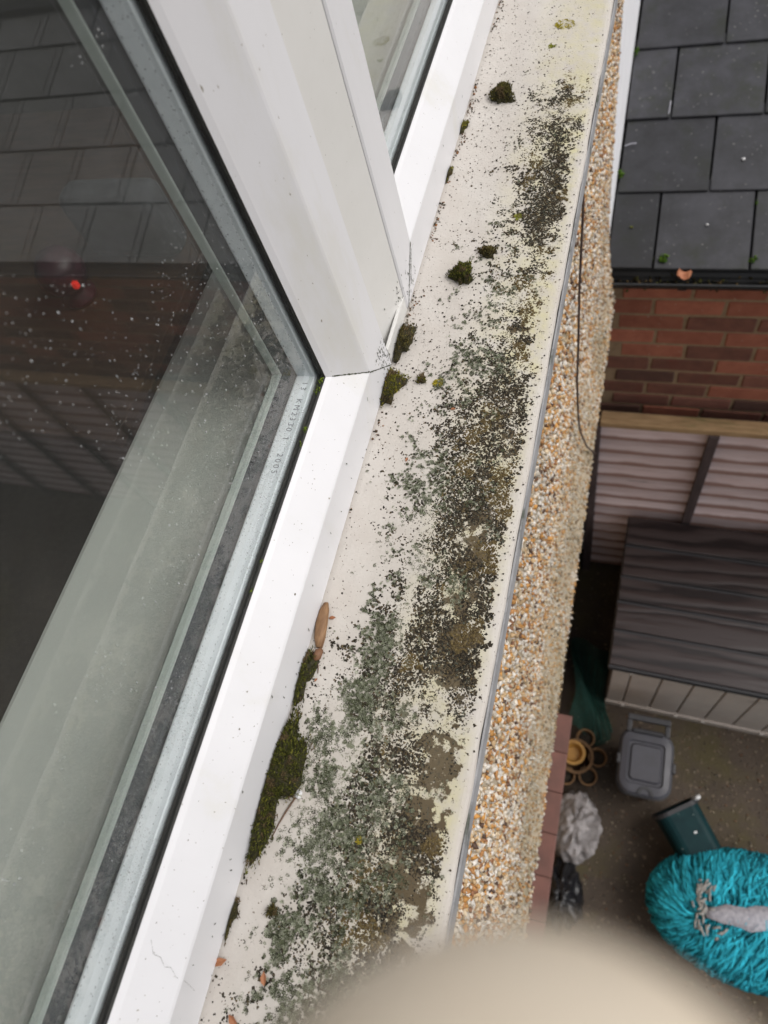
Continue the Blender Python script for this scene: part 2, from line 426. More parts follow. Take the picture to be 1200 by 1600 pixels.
def sill_mat():
    mt, N, L, P = nodes('painted_sill_with_crust')
    tc = N.new('ShaderNodeTexCoord'); co = tc.outputs['Object']
    n1 = tex(N, L, co, Scale=18.0, Detail=8.0, Roughness=0.65)
    r1 = ramp(N, [(0.3, (0.50, 0.46, 0.42)), (0.7, (0.565, 0.535, 0.50))]); L.new(n1.outputs['Fac'], r1.inputs[0])
    a = N.new('ShaderNodeAttribute'); a.attribute_name = 'Grow'           # r crust cover, g pale algae, b ochre crust
    sp = N.new('ShaderNodeSeparateColor'); L.new(a.outputs['Color'], sp.inputs[0])
    # pale yellow algae towards the outer edge
    na = tex(N, L, co, Scale=55.0, Detail=7.0, Roughness=0.7)
    ma = N.new('ShaderNodeMath'); ma.operation = 'MULTIPLY'
    ra = ramp(N, [(0.35, (0, 0, 0)), (0.62, (1, 1, 1))]); L.new(na.outputs['Fac'], ra.inputs[0])
    L.new(ra.outputs[0], ma.inputs[0]); L.new(sp.outputs[1], ma.inputs[1])
    c = mixc(N, L, ma.outputs[0], r1.outputs[0], (0.56, 0.52, 0.32))
    # crust: noise threshold follows the cover value
    def thr(scale, chan, soft, det=6.0):
        n = tex(N, L, co, Scale=scale, Detail=det, Roughness=0.65)
        s = N.new('ShaderNodeMapRange'); s.inputs['From Min'].default_value = 0.30; s.inputs['From Max'].default_value = 0.70
        L.new(n.outputs['Fac'], s.inputs['Value'])
        sub = N.new('ShaderNodeMath'); sub.operation = 'SUBTRACT'
        L.new(sp.outputs[chan], sub.inputs[0]); L.new(s.outputs[0], sub.inputs[1])
        q = N.new('ShaderNodeMapRange'); q.inputs['From Max'].default_value = soft
        L.new(sub.outputs[0], q.inputs['Value'])
        return q.outputs[0]
    c = mixc(N, L, thr(95.0, 2, 0.10), c, (0.070, 0.046, 0.019))
    crust = mixc(N, L, a.outputs['Alpha'], (0.085, 0.070, 0.046), (0.175, 0.185, 0.125))
    ng = tex(N, L, co, Scale=34.0, Detail=6.0, Roughness=0.7)
    gm = N.new('ShaderNodeMath'); gm.operation = 'MULTIPLY'
    L.new(ng.outputs['Fac'], gm.inputs[0]); L.new(sp.outputs[0], gm.inputs[1])
    c = mixc(N, L, gm.outputs[0], c, (0.30, 0.265, 0.19))          # soaked-in grime around the growth
    c = mixc(N, L, thr(190.0, 0, 0.13), c, crust)
    nv = tex(N, L, co, Scale=520.0, Detail=2.0)
    rv = ramp(N, [(0.69, (0, 0, 0)), (0.72, (1, 1, 1))]); L.new(nv.outputs['Fac'], rv.inputs[0])
    c = mixc(N, L, rv.outputs[0], c, (0.16, 0.13, 0.10))
    L.new(c, P.inputs['Base Color']); P.inputs['Roughness'].default_value = 0.8
    P.inputs['Specular IOR Level'].default_value = 0.3
    nb = tex(N, L, co, Scale=380.0, Detail=6.0)
    b = N.new('ShaderNodeBump'); b.inputs['Strength'].default_value = 0.35; b.inputs['Distance'].default_value = 0.0012
    L.new(nb.outputs['Fac'], b.inputs['Height']); L.new(b.outputs[0], P.inputs['Normal'])
    return mt
M_sill = sill_mat()

# ------------------------------------------------------------------ ground
g = build('ground', [(-60, -60, GZ), (60, -60, GZ), (60, 80, GZ), (-60, 80, GZ)], [(0, 1, 2, 3)], M_ground)
tag(g, 'dark brown wet aggregate concrete of the yard below', kind='structure')

# loose chippings lying on the yard, too many to count
n = 6500
pos = np.stack([rng.uniform(0.15, 2.6, n), rng.uniform(-0.8, 1.6, n), np.full(n, GZ + 0.003)], 1)
sz = rng.uniform(0.002, 0.007, (n, 1)) * np.array([[1, 0.8, 0.5]]) * rng.uniform(0.7, 1.3, (n, 3))
pal = np.array([(0.25, 0.2, 0.14), (0.12, 0.10, 0.08), (0.33, 0.28, 0.2), (0.2, 0.1, 0.05), (0.07, 0.06, 0.05)])
chip = inst('chippings', OCT_V, OCT_F, pos, rot_mats(*(rng.uniform(-.3, .3, n) for _ in range(2)), rng.uniform(0, 6.28, n)), sz, pal[rng.integers(0, 5, n)], M_peb, jitter=0.3)
tag(chip, 'small pale and brown stone chippings strewn over the yard', 'gravel', kind='stuff')

# ------------------------------------------------------------------ house wall
WX = 0.097
hw = empty('house_wall', (0.0, 0.4, GZ), 'pebbledashed house wall of tan and white stones below the window sill', 'wall')
ys = np.linspace(-1.6, 1.79, 60)
def flare(z):                      # bell-cast foot of the render
    t = np.clip((-0.95 - z) / 0.35, 0, 1)
    return WX + 0.042 * t * t
zs = list(np.linspace(-0.04, -0.95, 8)) + list(np.linspace(-1.02, -1.30, 7))
V, F = [], []
for y in ys:
    wob = 0.006 * (fbm(np.array([y * 6.0]), np.array([3.0]), 11)[0] - 0.5)
    fade = 1.0 if y < 1.70 else max(0.0, (1.79 - y) / 0.09) ** 0.5
    for z in zs:
        x = WX + (flare(z) - WX) * fade + wob * (1 if z < -1.0 else 0.3)
        V.append((x, y, z + (1.5 * wob if z < -1.25 else 0)))
    V.append((0.02, y, -1.305)); V.append((0.02, y, -0.04))
k = len(zs) + 2
for i in range(len(ys) - 1):
    for j in range(k):
        F.append((i * k + j, i * k + (j + 1) % k, (i + 1) * k + (j + 1) % k, (i + 1) * k + j))
F.append(tuple(range(k))); F.append(tuple(range((len(ys) - 1) * k, len(ys) * k)))
build('render_coat', V, F, M_render, hw)
# the stones thrown into the render
P_, C_, S_ = [], [], []
pal = np.array([(0.72, 0.65, 0.55), (0.78, 0.74, 0.68), (0.60, 0.42, 0.23), (0.60, 0.30, 0.08), (0.47, 0.23, 0.08), (0.66, 0.53, 0.36), (0.10, 0.055, 0.035), (0.28, 0.13, 0.06)])
pw = np.array([0.20, 0.20, 0.14, 0.13, 0.10, 0.11, 0.06, 0.06])
for d0 in np.arange(0.53, 1.81, 0.02):
    y0, y1 = -0.35 * d0 - 0.05, min(1.785, 1.9 * d0 + 0.1)
    s = 0.0052
    n = int((y1 - y0) * 0.02 / (s * s * 3.5))
    y = rng.uniform(y0, y1, n); z = 0.5 - d0 - rng.uniform(0, 0.02, n)
    fade = np.clip((1.79 - y) / 0.09, 0, 1) ** 0.5
    x = WX + (flare(z) - WX) * fade + rng.uniform(-0.001, 0.0022, n)
    P_.append(np.stack([x, y, z], 1)); S_.append(rng.uniform(0.62, 1.25, (n, 1)) * s * rng.uniform(0.75, 1.3, (n, 3)) * np.array([[0.75, 1, 1.05]]))
    c = pal[rng.choice(len(pal), n, p=pw)] * rng.uniform(0.8, 1.12, (n, 1))
    # damp green-brown foot
    damp = np.clip((-0.75 - z) / 0.5, 0, 1) * np.clip(rank(fbm(y * 5, z * 5, 3)) * 1.3, 0, 1)
    dirt = np.where(rank(fbm(y * 9, z * 7, 3)) > 0.62, 0.82, 1.0)
    c = c * dirt[:, None]
    c = c * (1 - 0.62 * damp[:, None]) + np.array([[0.25, 0.215, 0.13]]) * 0.62 * damp[:, None]
    C_.append(c)
P_, S_, C_ = np.concatenate(P_), np.concatenate(S_), np.concatenate(C_)
n = len(P_)
pb = inst('pebbles', OCT_V, OCT_F, P_, rot_mats(rng.uniform(0, 6.28, n), rng.uniform(-.5, .5, n), rng.uniform(0, 6.28, n)), S_, C_, M_peb, hw, jitter=0.25, smooth=True)
tag(pb, kind='stuff')
box('upper_wall', (-0.25, 0.095, -1.6, 1.79, 1.262, 2.9), M_render, hw)
box('side_pier', (-0.25, 0.094, -1.6, -1.105, 0.0, 1.26), M_render, hw)
box('side_pier', (-0.25, 0.094, 1.905, 2.3, 0.0, 1.26), M_render, hw)
box('lower_wall', (-0.2, 0.07, -1.6, 1.79, GZ, -1.306), M_mortar, hw)
box('inner_leaf', (-0.2, 0.018, -1.6, 1.79, -1.305, -0.047), M_mortar, hw)

nb = empty('adjoining_wall', (0.0, 2.5, GZ), 'white painted wall beyond the pebbledash, rising beside the slate roof', 'wall')
box('render_coat', (-0.25, 0.101, 1.795, 6.0, GZ, -0.05), M_white_wall, nb, bevel=0.004)
box('upper_storey', (-0.25, 0.099, 1.905, 6.0, 1.27, 2.9), M_white_wall, nb)

# dark cable
cb = build('cable', *tube([(0.110, 0.94, -0.05), (0.109, 0.940, -0.20), (0.111, 0.938, -0.307), (0.110, 0.923, -0.454), (0.111, 0.918, -0.60), (0.110, 0.921, -0.725), (0.112, 0.945, -0.88), (0.114, 0.975, -0.985), (0.128, 1.03, -1.14), (0.146, 1.118, -1.315), (0.13, 1.15, -1.42), (0.08, 1.16, -1.6)], 0.0023, 6), M_cable, smooth=True)
tag(cb, 'thin dark cable hanging down the pebbledash from under the sill', 'cable')

# red tiled sill of the window below
rs = empty('lower_window_sill', (0.1, 0.2, -2.53), 'red tiled sill of the lower window, jutting from the wall foot', 'window sill')
y = -1.2
while y < 0.55:
    box('tile', (0.071, 0.157, y, min(y + 0.149, 0.612), -2.535, -2.50 - random.uniform(0, 0.002)), M_redtile, rs, bevel=0.004)
    y += 0.1505
box('mortar_bed', (0.071, 0.150, -1.2, 0.608, -2.56, -2.536), M_mortar, rs)

# ------------------------------------------------------------------ room behind the glass
def struct(name, b, mat):
    return tag(box(name, b, mat), kind='structure')
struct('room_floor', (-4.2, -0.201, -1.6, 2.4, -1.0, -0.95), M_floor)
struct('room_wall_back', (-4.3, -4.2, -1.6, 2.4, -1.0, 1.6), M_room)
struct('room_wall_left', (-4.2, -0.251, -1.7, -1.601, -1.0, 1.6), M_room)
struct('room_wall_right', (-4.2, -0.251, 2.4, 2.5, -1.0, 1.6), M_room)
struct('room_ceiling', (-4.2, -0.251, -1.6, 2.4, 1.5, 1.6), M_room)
wb = build('window_board', [(-0.072, -1.09, 0.012), (-0.072, 1.89, 0.012), (-0.189, 1.89, 0.012), (-0.232, -1.09, 0.012),
                            (-0.072, -1.09, 0.030), (-0.072, 1.89, 0.030), (-0.189, 1.89, 0.030), (-0.232, -1.09, 0.030)],
           [(0, 1, 2, 3), (4, 5, 6, 7), (0, 1, 5, 4), (1, 2, 6, 5), (2, 3, 7, 6), (3, 0, 4, 7)], M_board, bevel=0.005)
tag(wb, 'pale grey-green window board indoors, seen through the glass', 'window board')
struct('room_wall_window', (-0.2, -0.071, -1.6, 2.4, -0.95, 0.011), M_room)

# dim things in the room
dk = empty('desk', (-1.3, 0.9, -0.95), 'dark wooden desk in the dim room behind the glass', 'desk')
box('desk_top', (-1.7, -0.72, 0.55, 1.6, -0.53, -0.50), M_wood, dk, bevel=0.004)
for xx in (-1.66, -0.79):
    for yy in (0.6, 1.52):
        box('leg', (xx, xx + 0.05, yy, yy + 0.05, -0.95, -0.531), M_wood, dk)
gd = empty('gadget', (-0.98, 0.91, -0.50), 'small maroon rounded gadget with a glowing red light, dim behind the glass', 'gadget')
V, F = [], []
prof = [(0.0, 0.0), (0.036, 0.0), (0.04, 0.012), (0.022, 0.022), (0.022, 0.035), (0.046, 0.05), (0.054, 0.075), (0.05, 0.10), (0.034, 0.12), (0.0, 0.128)]
for r, z in prof:
    for k in range(20): V.append((-0.98 + r * math.cos(k * math.pi / 10), 0.91 + r * math.sin(k * math.pi / 10), -0.50 + z))
for i in range(len(prof) - 1):
    for k in range(20): F.append((i * 20 + k, i * 20 + (k + 1) % 20, (i + 1) * 20 + (k + 1) % 20, (i + 1) * 20 + k))
build('body', V, F, M_maroon, gd, smooth=True)
box('light', (-0.935, -0.922, 0.872, 0.884, -0.435, -0.420), M_led, gd, bevel=0.003)
cu = build('cushion', *boxv(-1.0, -0.76, 1.02, 1.10, -0.498, -0.33), M_cushion, bevel=0.035, seg=4, smooth=True)
tag(cu, 'grey rounded cushion propped on the desk, dim behind the glass', 'cushion')

# ------------------------------------------------------------------ windows
PROF = [(-0.07, 0.0), (-0.0015, 0.0), (0.0, 0.0015), (0.0, 0.0425), (-0.0008, 0.0442), (-0.0188, 0.0692), (-0.0222, 0.0726), (-0.0235, 0.0715), (-0.0235, 0.058), (-0.07, 0.058)]
def member(side, o, prof):
    ya, yb, za, zb = o
    A, B = [], []
    for x, h in prof:
        if side == 'b': A.append((x, ya + h, za + h)); B.append((x, yb - h, za + h))
        if side == 't': A.append((x, ya + h, zb - h)); B.append((x, yb - h, zb - h))
        if side == 'l': A.append((x, ya + h, za + h)); B.append((x, ya + h, zb - h))
        if side == 'r': A.append((x, yb - h, za + h)); B.append((x, yb - h, zb - h))
    n = len(prof)
    F = [(i, (i + 1) % n, n + (i + 1) % n, n + i) for i in range(n)] + [tuple(range(n)), tuple(range(n, 2 * n))]
    return A + B, F
def ring(o, prof):
    return merge([member(s, o, prof) for s in 'btlr'])

def make_window(o, label, where):
    w = empty('window', (0, (o[0] + o[1]) / 2, o[2]), label, 'window')
    build('bottom_rail', *member('b', o, PROF), M_upvc, w)
    build('jamb', *member('l', o, PROF), M_upvc, w)
    build('jamb', *member('r', o, PROF), M_upvc, w)
    build('top_rail', *member('t', o, PROF), M_upvc, w)
    build('gasket', *ring(o, [(-0.0225, 0.066), (-0.0225, 0.0722), (-0.0240, 0.0730), (-0.0268, 0.0712), (-0.0290, 0.0712), (-0.0290, 0.066)]), M_gasket, w)
    h = 0.066
    pane = box('pane', (-0.0312, -0.0293, o[0] + h, o[1] - h, o[2] + h, o[3] - h), M_glass, w)
    box('pane', (-0.0520, -0.0480, o[0] + h, o[1] - h, o[2] + h, o[3] - h), M_glass, w)
    spc = build('spacer', *ring(o, [(-0.0478, 0.063), (-0.0478, 0.0725), (-0.0462, 0.0733), (-0.0322, 0.0733), (-0.0315, 0.0725), (-0.0315, 0.063)]), M_spacer, w)
    build('inner_gasket', *ring(o, [(-0.0522, 0.060), (-0.0522, 0.0742), (-0.0600, 0.0745), (-0.0600, 0.060)]), M_igask, w)
    build('bead', *ring(o, [(-0.0601, 0.0585), (-0.0601, 0.0760), (-0.0665, 0.0768), (-0.0690, 0.0740), (-0.0690, 0.0585)]), M_bead, w)
    # rows of small perforations along the spacer
    V, F = [], []
    def dot(c, a, b):
        k = len(V); c = Vector(c)
        V.extend([c - a - b, c + a - b, c + a + b, c - a + b]); F.append((k, k + 1, k + 2, k + 3))
    hh = 0.07355
    for xr in (-0.0360, -0.0452):
        y = o[0] + 0.09
        while y < o[1] - 0.085:
            dot((xr + random.uniform(-.0003, .0003), y, o[2] + hh), Vector((0.00018, 0, 0)), Vector((0, random.uniform(0.0003, 0.0007), 0)))
            y += random.uniform(0.0042, 0.0056)
        for yy, s in ((o[1] - hh, 1), (o[0] + hh, -1)):
            z = o[2] + 0.09
            while z < o[3] - 0.085:
                dot((xr, yy, z), Vector((0.00022, 0, 0)), Vector((0, 0, random.uniform(0.0004, 0.0008))))
                z += random.uniform(0.0060, 0.0075)
    d = build('perforations', V, F, M_dot, spc)
    tag(d, kind='stuff')
    return w, pane, spc

O1 = (-1.10, 0.3855, 0.0, 1.25)
O2 = (0.4525, 1.90, 0.0, 1.25)
win1, pane1, spc1 = make_window(O1, 'near white plastic window with rain-spotted double glazing, left of the post', 'near')
win2, pane2, spc2 = make_window(O2, 'far white plastic window beyond the post, only a wedge of its glass showing', 'far')

# print on the spacer bar
tcu = bpy.data.curves.new('lettering', 'FONT')
tcu.body = '13  KM2330 1   2005'
tcu.size = 0.0068; tcu.space_character = 1.45
tmp = bpy.data.objects.new('lettering_tmp', tcu)
COL.objects.link(tmp)
dg = bpy.context.evaluated_depsgraph_get()
tm = bpy.data.meshes.new_from_object(tmp.evaluated_get(dg))
bpy.data.objects.remove(tmp)
txt = bpy.data.objects.new('lettering', tm)
tm.materials.clear(); tm.materials.append(pm('grey_print', (0.16, 0.18, 0.2), rough=0.8, bump=0))
link(txt, spc1)
off = spc1.location + win1.location
txt.matrix_local = Matrix(((0, 1, 0, -0.0398 - off.x), (-1, 0, 0, 0.3065 - off.y), (0, 0, 1, 0.0737 - off.z), (0, 0, 0, 1)))

# coupling post between the two windows
po = empty('coupling_post', (0, 0.419, 0), 'aged off-white plastic post joining the two window frames', 'post')
build('cover', [(-0.069, 0.3868, 0.002), (-0.0125, 0.3868, 0.002), (-0.0012, 0.4512, 0.002), (-0.069, 0.4512, 0.002), (-0.069, 0.3868, 1.25), (-0.0125, 0.3868, 1.25), (-0.0012, 0.4512, 1.25), (-0.069, 0.4512, 1.25)], boxv(0, 1, 0, 1, 0, 1)[1], M_upvc_old, po, bevel=0.0012)
build('foot_cap', *boxv(-0.004, -0.0006, 0.3872, 0.4508, 0.0008, 0.018), M_upvc_old, po, bevel=0.0008)

# mould in the welded corners and gaps
def streak(pts, w, nrm, name, parent, mat=M_grime):
    V, F = [], []
    nrm = Vector(nrm).normalized()
    P = []
    for i in range(len(pts) - 1):
        a, b = Vector(pts[i]), Vector(pts[i + 1])
        m_ = max(3, int((b - a).length / 0.0012))
        for k in range(m_): P.append(a.lerp(b, k / m_))
    P.append(Vector(pts[-1]))
    for i, p in enumerate(P):
        d = (P[min(i + 1, len(P) - 1)] - P[max(0, i - 1)]).normalized()
        s = d.cross(nrm).normalized()
        ww = w * random.uniform(0.25, 1.0)
        q = p + s * random.uniform(-.25, .25) * w
        V += [q - s * ww, q + s * ww]
    for i in range(len(P) - 1):
        F.append((2 * i, 2 * i + 1, 2 * i + 3, 2 * i + 2))
    return build(name, V, F, mat, parent)
e = 0.0004
streak([(e, 0.3855 - 0.001, 0.001), (e, 0.3855 - 0.0432, 0.0432)], 0.0006, (1, 0, 0), 'mould_line', win1)
cn = Vector((0.81, 0, 0.58))
streak([(0.0 + e, 0.342, 0.0442), (-0.0188 + e, 0.3165, 0.0696)], 0.0007, (0.8, -0.4, 0.4), 'mould_line', win1)
streak([(e, 0.4525 + 0.001, 0.001), (e, 0.4525 + 0.0425, 0.0425)], 0.0011, (1, 0, 0), 'mould_line', win2)
streak([(e, 0.4525 + 0.020, 0.012), (e, 0.4525 + 0.041, 0.036)], 0.0006, (1, 0, 0), 'mould_line', win2)
V, F = [], []
for (y0, z0, sy, sz, n) in ((0.372, 0.032, 0.006, 0.012, 50), (0.379, 0.018, 0.008, 0.012, 40), (0.445, 0.03, 0.005, 0.02, 60), (0.475, 0.02, 0.01, 0.01, 40), (0.2, 0.02, 0.16, 0.02, 30), (-0.05, 0.02, 0.12, 0.02, 25), (0.7, 0.02, 0.2, 0.02, 22)):
    for _ in range(n):
        y, z = random.gauss(y0, sy), random.gauss(z0, sz)
        if not 0.002 < z < 0.041: continue
        r, ww = random.uniform(0.0003, 0.0016), random.uniform(0.0002, 0.0005)
        a = random.uniform(-0.5, 0.5)
        k = len(V)
        xx = e if not 0.3868 < y < 0.4512 else -0.0125 + (y - 0.3868) * 0.1755 + e
        for s, t in ((-1, -1), (1, -1), (1, 1), (-1, 1)):
            V.append((xx, y + s * ww + t * r * a, z + t * r))
        F.append((k, k + 1, k + 2, k + 3))
tag(build('mould_spots', V, F, M_grime, win1), kind='stuff')
# specks of dirt lying on the sloping rail faces
V, F = [], []
tdir = Vector((-0.0180, 0, 0.0250)).normalized()
for w_, y0, y1, n in ((1, -0.25, 0.34, 110), (2, 0.5, 1.0, 26)):
    for _ in range(n):
        y = random.uniform(y0, y1); t = random.uniform(0.001, 0.029) * random.uniform(0.8, 1)
        c = Vector((-0.0008, y, 0.0442)) + tdir * t + Vector((0.81, 0, 0.58)) * 0.0003
        r = random.uniform(0.00012, 0.00036) * (3 if random.random() < 0.03 else 1)
        k = len(V); q = random.randint(4, 6); ph = random.uniform(0, 6)
        for i in range(q):
            V.append(c + (tdir * math.cos(ph + i * 6.283 / q) + Vector((0, 1.3, 0)) * math.sin(ph + i * 6.283 / q)) * r * random.uniform(0.6, 1.2))
        F.append(tuple(range(k, k + q)))
tag(build('dirt_specks', V, F, pm('dirt', (0.12, 0.09, 0.06), rough=1, bump=0), win1), kind='stuff')
# hairline crack on the near rail
cr = [(-0.0165, -0.086), (-0.014, -0.093), (-0.011, -0.094), (-0.0085, -0.0985), (-0.006, -0.0985), (-0.003, -0.103)]
streak([(x + 0.0004, y, 0.0442 + (-0.0008 - x) * 25 / 18 + 0.0003) for x, y in cr] + [(e, -0.105, 0.040), (e, -0.112, 0.022)], 0.00009, (0.81, 0, 0.58), 'crack', win1)

for nm, gx, gy, gz, r, n in (('seal_moss', -0.0245, 0.309, 0.0735, 0.0022, 26), ('seal_moss', -0.0250, 0.300, 0.0735, 0.0024, 30), ('seal_moss', -0.0240, 0.262, 0.0735, 0.0018, 20), ('seal_moss', -0.0235, 0.248, 0.0735, 0.0014, 12), ('seal_moss', -0.0235, 0.150, 0.0735, 0.0013, 10), ('seal_moss', -0.0232, 0.128, 0.0735, 0.0013, 10)):
    p = rng.normal(0, 0.5, (n, 3)) * np.array([[r, r * 1.6, r * 0.4]]) + np.array([[gx, gy, gz]])
    p[:, 0] = np.clip(p[:, 0], -0.0284, -0.0226)
    inst(nm, OCT_V, OCT_F, p, rot_mats(*(rng.uniform(0, 6.28, n) for _ in range(3))), rng.uniform(0.0003, 0.0008, (n, 1)) * np.ones((1, 3)), np.array([(0.22, 0.30, 0.03), (0.12, 0.18, 0.02), (0.06, 0.08, 0.015)])[rng.integers(0, 3, n)], M_moss, win1, jitter=0.3)
# rain on the near glass
def drops(name, pane, n, yr, zr, cl):
    y = rng.uniform(*yr, n); z = zr[0] + (zr[1] - zr[0]) * rng.uniform(0, 1, n) ** 1.3
    keep = rank(fbm(y * 9, z * 9, 3)) < cl(y, z)
    y, z = y[keep], z[keep]; n = len(y)
    r = rng.uniform(0.00014, 0.00040, n) * (0.7 if name[0] == 'f' else 1.0) * np.where(rng.uniform(0, 1, n) < 0.08, 1.7, 1)
    S = np.stack([r * 0.6, r, r * rng.uniform(1, 1.5, n)], 1)
    o = inst(name, ICO_V, ICO_F, np.stack([np.full(n, -0.0291), y, z], 1), rot_mats(np.zeros(n), np.zeros(n), np.zeros(n)), S, np.ones((n, 3)), M_drop, pane, smooth=True)
    return tag(o, kind='stuff')
drops('droplets', pane1, 15000, (-0.5, 0.312), (0.075, 0.75), lambda y, z: np.clip(0.25 + 0.7 * np.exp(-((y - 0.16) ** 2 + (z - 0.2) ** 2) / 0.025), 0, 1))
drops('fine_droplets', pane1, 9000, (-0.25, 0.312), (0.0735, 0.14), lambda y, z: 0.55 + 0 * y)
drops('droplets', pane2, 500, (0.53, 1.1), (0.075, 0.5), lambda y, z: 0.5 + 0 * y)

# ------------------------------------------------------------------ window sill with its growth
ROW_PX = np.array([0, 200, 400, 600, 800, 1000, 1200, 1400, 1600])
ROW_Y = np.array([0.958, 0.72, 0.53, 0.374, 0.244, 0.134, 0.04, -0.042, -0.114])
US = np.array([0, .2, .4, .6, .8, .90, .96])
GRID = [(-300, 0, .02, .03, .05, .05, .02), (0, 0, .02, .03, .04, .05, .03), (60, .01, .03, .05, .05, .07, .04), (100, .02, .03, .07, .08, .15, .10), (150, .02, .05, .06, .20, .45, .15), (200, 0, .03, .10, .35, .50, .10),
        (250, 0, .02, .12, .30, .45, .10), (300, .02, .05, .12, .32, .58, .10), (350, 0, .10, .15, .32, .62, .08), (400, .02, .10, .15, .25, .38, .10),
        (450, .02, .05, .10, .25, .36, .05), (500, .02, .05, .12, .27, .42, .08), (550, .02, .08, .25, .32, .42, .10), (620, .02, .10, .35, .45, .60, .15),
        (680, .03, .12, .36, .50, .70, .30), (750, .04, .20, .36, .60, .80, .28), (800, .03, .15, .40, .70, .80, .18), (850, .03, .15, .40, .75, .85, .18),
        (900, .03, .10, .40, .70, .85, .18), (960, .03, .20, .50, .72, .90, .12), (1020, .03, .25, .55, .80, .90, .12), (1080, .03, .40, .70, .85, .90, .18),
        (1150, .03, .55, .80, .85, .80, .22), (1220, .03, .60, .85, .90, .85, .08), (1300, .03, .55, .85, .90, .90, .08), (1360, .05, .50, .70, .85, .85, .08),
        (1420, .03, .35, .60, .80, .75, .08), (1500, .05, .35, .55, .70, .60, .08), (1600, .05, .40, .50, .50, .50, .08), (2400, .05, .4, .5, .5, .4, .08)]
GR = np.array([g_[0] for g_ in GRID]); GC = np.array([(g_[1] + 0.02, g_[2] + (0.07 if 60 < g_[0] < 1100 else 0.03), *[min(0.97, v * (1.15 if 60 < g_[0] < 600 else 1.10) + (0.07 if g_[0] > 60 else 0)) for v in g_[3:6]], g_[5] * (0.86 if g_[0] > 560 else 0.7), g_[6]) for g_ in GRID])
def px_of(y):
    return np.where(y > 0.958, -(y - 0.958) * 800, np.where(y < -0.114, 1600 + (-0.114 - y) * 2600, np.interp(-y, -ROW_Y, ROW_PX)))
def cover(x, y):
    u = np.clip(x / 0.138, 0, 0.999)
    p = np.clip(px_of(y), GR[0], GR[-1] - 1)
    i = np.clip(np.searchsorted(GR, p, side='right') - 1, 0, len(GR) - 2)
    t = (p - GR[i]) / (GR[i + 1] - GR[i])
    j = np.clip(np.searchsorted(US, u, side='right') - 1, 0, len(US) - 2)
    s = np.clip((u - US[j]) / (US[j + 1] - US[j]), 0, 1)
    a = GC[i, j] * (1 - s) + GC[i, j + 1] * s
    b = GC[i + 1, j] * (1 - s) + GC[i + 1, j + 1] * s
    c = a * (1 - t) + b * t
    return c * np.clip((0.990 - u) / 0.05, 0, 1)
def sill_z(x):
    return -0.109 * x

SX = [0.0] + list(np.linspace(0.004, 0.130, 46)) + [0.133, 0.1355, 0.1372, 0.138]
SZ = [sill_z(x) for x in SX[:-4]] + [sill_z(0.133) - 0.0003, sill_z(0.1355) - 0.001, sill_z(0.1372) - 0.0026, sill_z(0.138) - 0.005]
SX += [0.138, 0.1365, 0.10, -0.02, -0.02]; SZ += [-0.040, -0.0425, -0.0425, -0.0425, -0.0015]
SX[0] = -0.0195; SZ[0] = -0.0005
syv = np.arange(-1.10, 1.785, 0.004)
ns = len(SX)
X2 = np.tile(np.array(SX), (len(syv), 1)); Z2 = np.tile(np.array(SZ), (len(syv), 1)); Y2 = np.repeat(syv[:, None], ns, 1)
top = (np.arange(ns) < ns - 5)
und = (fbm(X2 * 60, Y2 * 40, 5, 3) - 0.5) * 0.0016 + (fbm(X2 * 8, Y2 * 5, 9, 2) - 0.5) * 0.002
Z2 = Z2 + und * top[None] * (X2 > 0.002)
edge = np.arange(ns) >= ns - 9
X2 = X2 + edge[None] * (X2 > 0.12) * (fbm(Y2 * 25, Y2 * 0, 6, 3) - 0.5) * 0.0022
V = np.stack([X2, Y2, Z2], -1).reshape(-1, 3)
F = []
for i in range(len(syv) - 1):
    for j in range(ns):
        F.append((i * ns + j, i * ns + (j + 1) % ns, (i + 1) * ns + (j + 1) % ns, (i + 1) * ns + j))
F.append(tuple(range(ns))); F.append(tuple(range((len(syv) - 1) * ns, len(syv) * ns)))
sl = empty('window_sill', (0, 0.3, 0), 'weathered cream window sill speckled with lichen, running under both windows', 'window sill')
so = build('sill_slab', [tuple(v) for v in V], F, M_sill, sl, smooth=False)
me = so.data
at = me.attributes.new('Grow', 'FLOAT_COLOR', 'POINT')
co = np.empty(len(me.vertices) * 3, np.float32); me.vertices.foreach_get('co', co); co = co.reshape(-1, 3) + np.array([0, 0.3, 0])
cv = cover(co[:, 0], co[:, 1])
u = co[:, 0] / 0.138
alg = np.clip((u - 0.35) / 0.4, 0, 1) * np.clip((0.99 - u) / 0.06, 0, 1) * np.clip(0.35 + 0.8 * fbm(co[:, 0] * 20, co[:, 1] * 9, 8), 0, 1)
och = cv * np.clip((u - 0.5) / 0.25, 0, 1) * np.clip((px_of(co[:, 1]) + 150) / 500, 0.3, 1)
och = och * np.where(rank(fbm(co[:, 0] * 22, co[:, 1] * 22, 3)) > 0.35, 0.95, 0.35)
flat = (co[:, 2] > -0.021)
ar = np.stack([cv * np.where(u > 0.6, 0.36, 0.50) * flat, alg * 0.95 * flat, och * 0.80 * flat, np.clip(1.15 - np.abs(u - 0.25) * 2.0, 0, 1)], 1).astype(np.float32)
at.data.foreach_set('color', ar.reshape(-1))
box('lead_strip', (0.1385, 0.1400, -1.1, 1.78, -0.043, -0.021), pm('grey_lip', (0.36, 0.36, 0.37), (0.24, 0.24, 0.25), rough=0.7, scale=30, bump=0.4, bscale=150, stain=((0.09, 0.1, 0.08), 30, 0.55)), sl)

